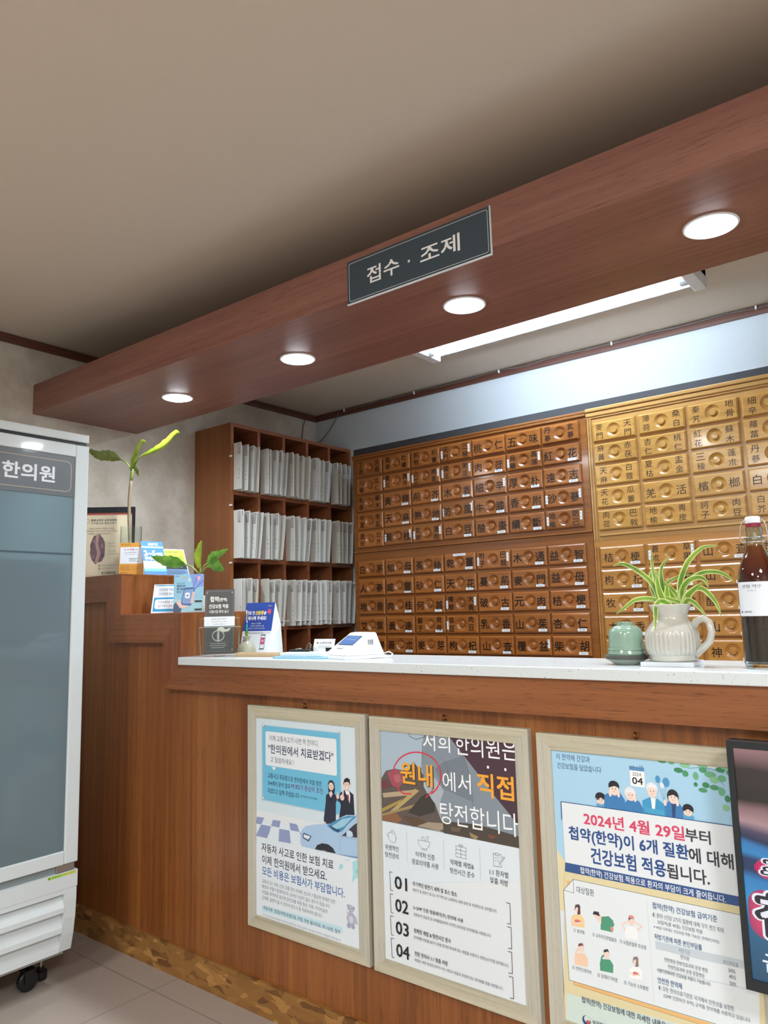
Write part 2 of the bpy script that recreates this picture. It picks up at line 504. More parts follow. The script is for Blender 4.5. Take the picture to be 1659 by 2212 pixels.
ART1 = [
('R',33.3,356.3,466.3,651.5,0,'d2e2ea'),
('R',62.4,389.6,411.1,627.8,0,'b9cdd8'),
('R',68.0,393.3,406.6,625.7,0,'6fbede'),
('R',82.1,501.6,392.6,608.2,6,'e6edf2'),
('P',[(109.7,498.7),(131.4,500.0),(121.6,488.6)],'e6edf2'),
('T','자동차 보험 적용 의료기관',369.9,475.7,650.9,10.1,'44506c',0),
('T','이제 교통사고가 나면 딱 한마디,',101.2,318.4,587.9,18.6,'3a3f60',0),
('T','"한의원에서 치료받겠다"',95.4,379.0,554.8,28.8,'222c50',0.012),
('T','고 말씀하세요 !',105.1,211.1,521.8,17.5,'3a3f60',0),
('T','교통사고 후유증으로 한의원에서 치료 받은',93.0,330.2,471.1,16.0,'222c50',0.008),
('T','544예의 분석 결과',92.9,194.6,448.0,15.0,'222c50',0.008),
('T','99.8%가 증상이 호진',198.1,334.3,450.8,16.9,'703a86',0.008),
('T','되었다고 답해 주셨습니다',91.6,233.9,424.5,15.9,'222c50',0.008),
('T','대구광역시 한의사협회',238.9,311.1,424.9,7.0,'222c50',0),
('E',72.9,624.8,6.3,4.7,'8fa3b4'),
('E',71.8,625.4,3.7,2.7,'eef4f8'),
('E',403.3,628.1,5.3,4.3,'8fa3b4'),
('E',402.4,628.7,3.1,2.5,'eef4f8'),
('E',72.3,397.8,6.3,4.6,'8fa3b4'),
('E',71.2,398.3,3.7,2.7,'eef4f8'),
('P',[(32.2,330.2),(465.9,341.1),(463.9,268.0),(31.9,251.7)],'dbe7ee'),
('P',[(40.5,336.2),(74.9,337.5),(60.8,315.0),(32.9,314.5)],'8e9cc4'),
('P',[(115.7,337.3),(150.3,338.7),(144.8,318.0),(106.5,317.7)],'8e9cc4'),
('P',[(189.8,338.6),(219.0,339.4),(232.3,320.7),(194.1,319.1)],'8e9cc4'),
('P',[(60.8,315.0),(106.5,315.8),(95.4,289.2),(40.3,284.3)],'8e9cc4'),
('P',[(144.7,314.4),(187.8,316.3),(192.7,295.0),(142.1,292.9)],'8e9cc4'),
('P',[(59.5,314.0),(105.3,315.2),(88.4,277.0),(36.2,276.5)],'8e9cc4'),
('P',[(146.3,315.0),(190.5,315.4),(195.6,278.5),(140.6,276.4)],'8e9cc4'),
('P',[(190.8,336.6),(224.6,337.8),(233.7,318.3),(194.2,317.9)],'8e9cc4'),
('P',[(234.5,317.2),(252.5,317.5),(248.5,294.9)],'8e9cc4'),
('P',[(356.6,477.3),(363.2,485.9),(374.3,487.2),(382.0,479.1),(384.2,461.4),(381.4,448.8),(359.2,446.0),(356.9,460.4)],'2a2836'),
('E',369.2,469.1,10.5,11.3,'e8cfc4'),
('P',[(347.9,442.4),(360.8,448.5),(381.4,449.9),(389.1,445.3),(392.0,433.4),(387.1,423.9),(385.8,366.1),(363.6,358.4),(339.8,359.4),(336.9,370.1),(345.8,418.5)],'2b3144'),
('P',[(359.8,447.7),(366.9,435.8),(375.0,448.0),(371.4,455.4),(364.1,454.1)],'e8cfc4'),
('P',[(358.9,435.5),(374.2,437.4),(372.1,428.6),(361.3,427.2)],'20232f'),
('P',[(339.0,363.7),(346.3,363.7),(344.6,356.7),(337.6,356.8)],'e8cfc4'),
('P',[(418.0,484.4),(422.9,496.0),(432.3,501.5),(442.9,498.3),(445.6,484.2),(442.5,481.7),(420.0,476.8)],'241f28'),
('E',431.7,479.3,11.6,12.9,'e8cabb'),
('P',[(420.2,486.2),(424.4,492.8),(441.3,494.3),(444.1,487.4),(436.6,489.8)],'241f28'),
('P',[(404.9,455.0),(422.2,464.9),(440.5,464.9),(457.0,456.0),(459.9,396.4),(458.2,389.7),(398.5,379.0),(407.2,419.9),(398.3,436.4)],'262a3a'),
('P',[(423.7,464.4),(440.5,464.2),(444.8,452.2),(442.0,428.9),(436.4,447.9),(428.1,455.7)],'eef1f5'),
('P',[(433.6,455.3),(439.6,453.8),(439.8,437.4),(436.1,434.7)],'a8434e'),
('P',[(389.1,443.1),(400.0,444.4),(407.5,433.2),(396.5,428.5)],'2b3144'),
('E',395.3,443.2,6.2,6.7,'e8cfc4'),
('P',[(394.1,455.9),(397.8,456.4),(398.2,445.3),(393.2,444.7)],'e8cfc4'),
('E',413.0,442.7,8.3,8.4,'e8cfc4'),
('P',[(414.1,462.4),(419.7,463.0),(418.7,447.9),(412.5,447.1)],'e8cfc4'),
('E',366.1,470.9,1.3,0.7,'3a2a2a'),
('E',373.0,471.3,1.3,0.7,'3a2a2a'),
('P',[(365.9,462.6),(373.8,463.1),(369.6,460.6)],'c06060'),
('E',428.1,481.8,1.2,0.7,'3a2a2a'),
('E',436.4,482.3,1.2,0.7,'3a2a2a'),
('P',[(427.9,473.3),(437.1,474.0),(432.1,470.3)],'ffffff'),
('P',[(237.9,305.4),(243.6,325.9),(260.0,339.4),(299.0,350.0),(344.2,358.3),(378.2,365.2),(401.9,384.0),(428.6,396.0),(483.4,401.3),(480.1,281.5),(384.6,280.2),(297.8,278.7),(244.7,278.4),(238.3,285.9)],'a9c8e6'),
('P',[(349.2,355.0),(401.9,382.8),(435.1,394.5),(467.4,396.8),(434.5,371.1),(412.7,349.1),(394.3,340.4),(374.3,343.3)],'4d8fb8'),
('P',[(367.8,354.2),(411.8,381.9),(454.5,393.8),(417.9,361.6),(387.9,350.1)],'9ccbe0'),
('P',[(357.7,355.1),(377.7,346.2),(394.4,342.8),(404.4,349.0),(387.9,350.1),(367.9,355.4)],'27455e'),
('P',[(409.0,334.5),(457.1,372.1),(482.9,382.8),(481.7,338.9)],'3a3a44'),
('P',[(427.4,349.0),(437.3,355.2),(450.1,351.3),(453.1,340.2),(440.1,335.8),(427.1,337.3)],'c3d8ee'),
('L',[(412.7,349.1),(403.8,324.3),(401.5,295.9),(406.2,282.6)],1.0,'7fa2c8'),
('L',[(404.0,331.4),(481.6,334.3)],0.8,'7fa2c8'),
('P',[(247.0,311.7),(252.5,319.9),(286.1,314.2),(273.5,296.4),(248.7,303.4)],'4a5f7c'),
('P',[(252.4,315.0),(280.8,312.6),(271.8,302.2),(252.3,306.4)],'dfeaf5'),
('P',[(299.5,279.0),(308.4,292.4),(329.3,301.1),(353.2,302.1),(373.3,294.7),(384.6,280.9)],'2c2f38'),
('P',[(322.1,281.5),(342.6,282.5),(356.1,278.9),(339.2,279.6)],'8d97a6'),
('P',[(384.6,280.2),(480.3,287.2),(480.1,281.5),(384.6,277.8)],'7d9cc4'),
('P',[(35.3,251.9),(237.6,282.1),(244.7,277.7),(297.7,278.0),(384.6,279.5),(481.7,280.6),(474.8,33.4),(33.3,31.7)],'dfe8ef'),
('T','자동차 사고로 인한 보험 치료',63.9,374.0,247.3,26.5,'23263a',0.012),
('T','이제 한의원에서 받으세요.',65.7,346.3,210.7,26.9,'2a2c44',0.012),
('T','모든 비용은 보험사가 부담합니다.',65.5,416.7,176.6,26.8,'2a62a0',0.012),
('T','교통사고는 근육, 인대, 힘줄 등의 미세한 손상과 기혈순환 장애로 인한',65.3,379.3,144.8,12.1,'4a4e58',0),
('T','통증과 어혈이 발생하는데, 검사상 이상이 없는 경우가 많습니다.',65.2,358.0,128.6,12.1,'4a4e58',0),
('T','어혈을 제거하지 않으면 원인모를 저림 증상, 두통, 어지러움과',65.1,347.6,112.1,12.1,'4a4e58',0),
('T','근육통, 골병이 들 수 있어서 반드시 잘 치료하셔야 합니다.',65.0,327.1,95.4,12.0,'4a4e58',0),
('P',[(64.9,72.2),(406.3,82.5),(405.9,65.4),(64.8,54.7)],'bfe0ea'),
('T','치료내용  침/뜸/부항/온열치료, 약침, 한방 물리치료, 추나요법, 첩약',70.7,396.3,66.4,12.0,'33485e',0.008),
('T','사고 접수 번호/상대보험사 전국지사연락처 중 하나만 알려주시면 바로 접수하는 방법을 도와드립니다.',66.7,400.6,44.7,6.5,'77838c',0),
('P',[(398.9,253.5),(410.5,256.7),(413.5,249.1),(401.8,238.9),(395.9,239.0)],'9fd8e0'),
('P',[(415.7,270.3),(435.3,274.9),(441.6,270.2),(422.1,265.7)],'c4e4ea'),
('P',[(448.0,269.0),(476.9,280.9),(477.0,226.4),(462.9,228.3),(444.9,211.2),(450.4,237.4)],'aadde4'),
('P',[(447.7,257.5),(460.2,246.0),(474.7,257.8),(466.3,238.0)],'8ccbd6'),
('E',438.9,139.5,13.4,10.9,'b9bccf'),
('E',428.8,145.3,4.5,4.1,'a3a6bd'),
('E',451.1,143.2,4.5,4.5,'a3a6bd'),
('E',437.4,131.3,5.5,4.6,'d6d8e4'),
('E',437.4,132.4,2.2,1.8,'55586e'),
('E',435.1,139.8,1.6,1.4,'55586e'),
('E',444.0,140.1,1.6,1.4,'55586e'),
('E',440.1,112.6,16.6,18.2,'aeb1c7'),
('P',[(422.6,129.3),(430.0,128.5),(432.9,115.6),(426.5,116.4)],'c2c5d6'),
('P',[(450.6,126.2),(460.0,121.4),(465.8,103.6),(457.8,99.6)],'b9bccf'),
('E',431.3,92.6,7.7,7.3,'a3a6bd'),
('E',447.2,92.8,7.0,6.8,'a3a6bd'),
('E',440.1,110.3,8.9,10.2,'cfd1df')]

ART2 = [
('R',27.8,399.5,490.1,655.5,0,'9fb2be'),
('P',[(27.8,655.5),(191.4,656.9),(181.6,551.2),(199.8,495.0),(239.5,400.3),(33.3,400.9)],'a9bccb'),
('P',[(191.4,656.9),(279.0,653.3),(414.6,510.6),(474.3,446.7),(471.7,399.1),(239.5,400.3),(199.8,495.0),(181.6,551.2),(181.6,598.3)],'83909b'),
('P',[(224.6,561.6),(254.4,581.9),(319.0,605.3),(331.0,567.0),(340.9,490.2),(247.8,512.3)],'747f8a'),
('P',[(192.8,505.7),(223.6,538.3),(251.2,507.0),(235.3,470.7),(240.7,428.8),(212.7,450.5)],'aab3bb'),
('P',[(272.0,655.1),(504.3,652.1),(492.6,444.2),(447.8,474.7),(405.1,514.8),(358.0,564.3)],'4a3440'),
('P',[(33.5,511.1),(54.7,537.8),(87.0,547.2),(122.2,544.9),(154.0,572.0),(186.8,540.0),(185.6,510.7),(199.6,489.1),(220.8,471.7),(240.7,428.8),(267.9,401.8),(33.3,400.9)],'5f5550'),
('P',[(33.4,508.0),(57.9,513.8),(77.4,497.9),(36.7,484.0)],'6d3f48'),
('P',[(58.5,533.6),(86.9,545.7),(110.5,543.7),(121.3,521.0),(101.0,497.7),(77.5,501.0)],'9a5560'),
('P',[(78.4,528.2),(102.3,533.8),(109.5,516.6),(89.6,508.4)],'b06a70'),
('P',[(40.5,475.4),(151.2,497.8),(154.5,485.0),(44.2,463.7)],'b5a284'),
('P',[(58.9,423.5),(155.1,501.2),(170.1,497.2),(82.9,429.8)],'b3a06c'),
('P',[(35.1,432.3),(111.7,469.3),(99.5,455.8),(38.8,423.7)],'a8934c'),
('P',[(36.7,418.9),(153.6,460.0),(149.4,450.6),(38.5,413.1)],'9c8a5e'),
('P',[(177.0,483.4),(199.8,495.0),(220.7,468.8),(219.9,448.6),(167.5,429.8),(129.8,436.2)],'3d3a36'),
('P',[(38.5,411.6),(86.9,430.3),(109.7,412.8),(89.8,401.1),(38.2,402.5)],'8a6044'),
('P',[(110.1,424.7),(167.3,426.9),(196.5,413.8),(143.7,400.2)],'5c4a3a'),
('P',[(159.0,403.9),(196.7,419.6),(244.0,423.6),(254.3,413.8),(232.4,402.0),(196.1,403.7)],'a39480'),
('P',[(244.3,429.3),(351.7,436.6),(473.2,425.5),(476.2,397.8),(246.5,399.1)],'4d4640'),
('P',[(327.1,413.7),(353.6,406.8),(346.5,397.5),(330.0,403.1)],'9c8460'),
('P',[(380.5,416.5),(409.7,415.6),(389.8,405.8)],'7a4a38'),
('P',[(268.6,418.8),(303.5,421.2),(296.1,409.0),(271.7,408.0)],'6a5c4c'),
('L',[(137.2,657.3),(143.1,639.7),(163.9,632.4),(190.7,640.5),(206.5,659.5)],1.6,'5c6065'),
('L',[(184.6,628.2),(185.1,592.7),(180.2,562.8)],1.2,'8a7a62'),
('L',[(247.7,592.8),(268.3,571.8),(258.9,519.3)],1,'6a7682'),
('L',[(312.0,604.6),(328.0,577.9),(341.7,506.9),(342.2,446.2)],1,'65717c'),
('P',[(32.0,400.2),(476.2,397.2),(493.0,397.4),(488.7,321.8),(24.7,233.3)],'dbe6ee'),
('T','저희',188.5,276.4,632.2,49.9,'f2f6f8',0.004),
('T','한의원은',293.9,476.8,631.1,53.2,'f2f6f8',0.004),
('T','원내',111.8,218.5,537.3,57.1,'4a3d34',0.02),
('T','원내',108.4,215.3,539.9,57.2,'efa83a',0.02),
('T','에서',248.7,337.0,533.3,49.6,'f2f6f8',0),
('T','직접',357.5,462.3,536.5,57.1,'efa83a',0.02),
('R',388.0,579.2,394.0,585.5,0,'ffffff'),
('R',438.8,578.5,444.5,584.9,0,'ffffff'),
('T','탕전합니다.',237.3,480.8,451.0,55.8,'f2f6f8',0.002),
('L',[(143.2,486.5),(116.0,483.4),(107.0,487.7),(99.0,493.1),(92.3,499.3),(87.0,506.4),(83.2,514.2),(81.0,522.4),(80.5,531.0),(81.6,539.7),(84.4,548.4),(88.7,556.9),(94.6,564.9),(101.8,572.5),(110.2,579.3),(119.7,585.3),(130.0,590.3),(140.9,594.3),(152.2,597.1),(163.6,598.8),(175.0,599.2),(186.1,598.5),(196.7,596.7),(206.6,593.7),(215.6,589.6),(223.6,584.6),(230.4,578.8),(235.9,572.1),(240.0,564.9),(242.7,557.2),(243.8,549.1),(243.5,540.8),(241.6,532.5),(238.3,524.3),(233.5,516.4),(227.5,508.8),(220.1,501.8),(211.7,495.4),(214.9,504.0),(191.9,482.4)],3.6,'d4344a'),
('L',[(57.1,369.4),(62.5,352.4),(70.3,347.8),(82.1,348.2),(87.6,359.4),(81.7,371.7),(63.2,373.4),(57.1,367.9)],0.8,'3c4450'),
('L',[(61.5,356.7),(53.8,366.0),(55.1,369.1)],0.8,'3c4450'),
('L',[(64.4,373.5),(73.3,377.9),(84.2,375.1)],0.8,'3c4450'),
('L',[(81.7,370.3),(85.4,364.9),(83.5,354.3)],0.8,'3c4450'),
('L',[(69.3,378.1),(70.3,383.3)],0.5,'3c4450'),
('L',[(73.3,378.5),(74.3,383.9)],0.5,'3c4450'),
('L',[(77.2,378.5),(78.2,383.6)],0.5,'3c4450'),
('L',[(161.3,368.7),(200.6,369.2),(197.9,358.3),(189.5,349.2),(173.6,348.6),(163.9,356.4),(161.3,368.7)],0.8,'3c4450'),
('L',[(173.6,347.7),(174.6,345.0),(188.3,345.9),(189.5,349.2)],0.8,'3c4450'),
('L',[(174.4,369.6),(174.0,377.3),(181.1,379.3),(183.0,370.1)],0.8,'3c4450'),
('L',[(186.6,369.3),(190.8,381.4),(196.7,381.7),(193.2,369.5)],0.8,'3c4450'),
('L',[(283.4,373.6),(315.0,372.7),(315.6,365.2),(312.1,361.8),(315.2,356.9),(312.3,353.1),(315.1,345.9),(282.8,346.4),(281.7,352.6),(285.4,355.9),(282.1,360.9),(285.1,365.0),(283.4,373.6)],0.8,'3c4450'),
('L',[(283.7,364.8),(314.6,363.9)],0.8,'3c4450'),
('L',[(283.3,355.3),(314.1,354.5)],0.8,'3c4450'),
('L',[(298.6,373.3),(298.7,346.3)],0.8,'3c4450'),
('L',[(298.6,373.3),(292.9,377.4),(298.1,378.8),(302.2,378.1),(306.6,376.9),(298.6,373.3)],0.8,'3c4450'),
('L',[(402.7,374.4),(396.2,373.8),(395.6,343.3),(418.1,344.7),(419.1,350.6)],0.9,'3c4450'),
('L',[(412.4,374.7),(418.7,374.4),(419.3,366.6)],0.9,'3c4450'),
('L',[(401.5,370.2),(404.4,376.0),(410.8,375.7),(413.1,370.3),(401.5,370.2)],0.8,'3c4450'),
('L',[(400.0,364.6),(401.8,363.0),(405.2,366.3)],0.7,'3c4450'),
('L',[(399.6,357.3),(401.5,356.0),(404.8,359.3)],0.7,'3c4450'),
('L',[(407.0,364.5),(415.0,364.5)],0.7,'3c4450'),
('L',[(406.0,357.4),(413.0,357.3)],0.7,'3c4450'),
('L',[(412.8,353.5),(425.8,370.3),(428.9,368.8),(415.9,351.9),(412.0,349.9),(412.8,353.5)],0.8,'3c4450'),
('T','위생적인',46.8,94.0,332.6,14.4,'23232b',0),
('T','탕전관리',46.1,93.3,312.6,14.3,'23232b',0),
('T','식약처 인증',151.3,215.0,331.2,14.5,'23232b',0),
('T','원료의약품 사용',139.2,226.7,310.3,14.5,'23232b',0),
('L',[(123.3,384.0),(122.7,305.3)],0.4,'8a949e'),
('L',[(245.1,382.9),(244.6,305.8)],0.4,'8a949e'),
('L',[(356.3,380.1),(356.6,304.6)],0.4,'8a949e'),
('T','약재별 제법&',264.5,337.1,330.5,14.0,'23232b',0),
('T','탕전시간 준수',263.6,338.4,309.3,14.0,'23232b',0),
('T','1:1 환자별',383.1,436.6,328.1,14.5,'23232b',0),
('T','맞춤 처방',384.3,435.0,308.5,14.5,'23232b',0),
('T','01',77.9,119.6,245.0,32.8,'23232b',0.02),
('T','02',78.1,122.0,185.8,32.6,'23232b',0.02),
('T','03',77.7,121.0,128.1,32.4,'23232b',0.02),
('T','04',77.6,121.5,70.5,32.2,'23232b',0.02),
('L',[(70.9,268.8),(60.3,268.3),(62.6,220.7),(71.3,221.0)],1.3,'23232b'),
('L',[(70.9,211.0),(60.3,210.4),(62.6,162.3),(71.2,162.7)],1.3,'23232b'),
('L',[(70.2,154.1),(59.6,153.3),(61.5,104.6),(70.0,105.2)],1.3,'23232b'),
('L',[(70.1,96.6),(59.6,95.6),(61.9,47.4),(70.4,48.1)],1.3,'23232b'),
('L',[(426.9,263.3),(437.8,263.2),(437.4,215.2),(426.8,215.0)],1.3,'23232b'),
('L',[(427.0,207.5),(437.9,207.6),(437.4,158.5),(426.9,158.0)],1.3,'23232b'),
('L',[(425.8,150.1),(436.7,150.4),(435.9,101.6),(425.4,100.9)],1.3,'23232b'),
('L',[(425.9,93.2),(436.7,93.7),(436.5,45.0),(426.0,44.1)],1.3,'23232b'),
('T','주기적인 탕전기 세척 및 호스 청소',139.8,281.9,252.8,11.5,'23232b',0.008),
('T','탕전기 및 포장기 호스는 주기적으로 교체하여, 매회 탕전 후 위생적으로 관리합니다.',139.2,400.2,236.6,8.6,'59626c',0),
('T','h-GMP 인증 형율제약(주) 한약재 사용',140.1,298.5,191.4,12.0,'23232b',0.004),
('T','잔류농약, 중금속 등 유해물질로부터 안전한 프리미엄 한약재만을 사용합니다.',140.3,380.1,174.8,8.6,'59626c',0),
('T','정확한 제법 & 탕전시간 준수',139.0,258.3,133.8,11.4,'23232b',0.008),
('T','한약재별 약효를 높이기 위해 한약재 특성에 맞는 제법을 사용하고 원장님이 직접 관리합니다.',138.4,426.9,116.9,8.5,'59626c',0),
('T','전문 한의사 1:1 맞춤 처방',139.4,246.1,76.3,11.3,'23232b',0.008),
('T','획일화, 대량 생산된 한약이 아닌 개인의 체질과 환경에 맞는 한약재를 맞춤 처방합니다.',138.9,408.9,59.9,8.4,'59626c',0)]

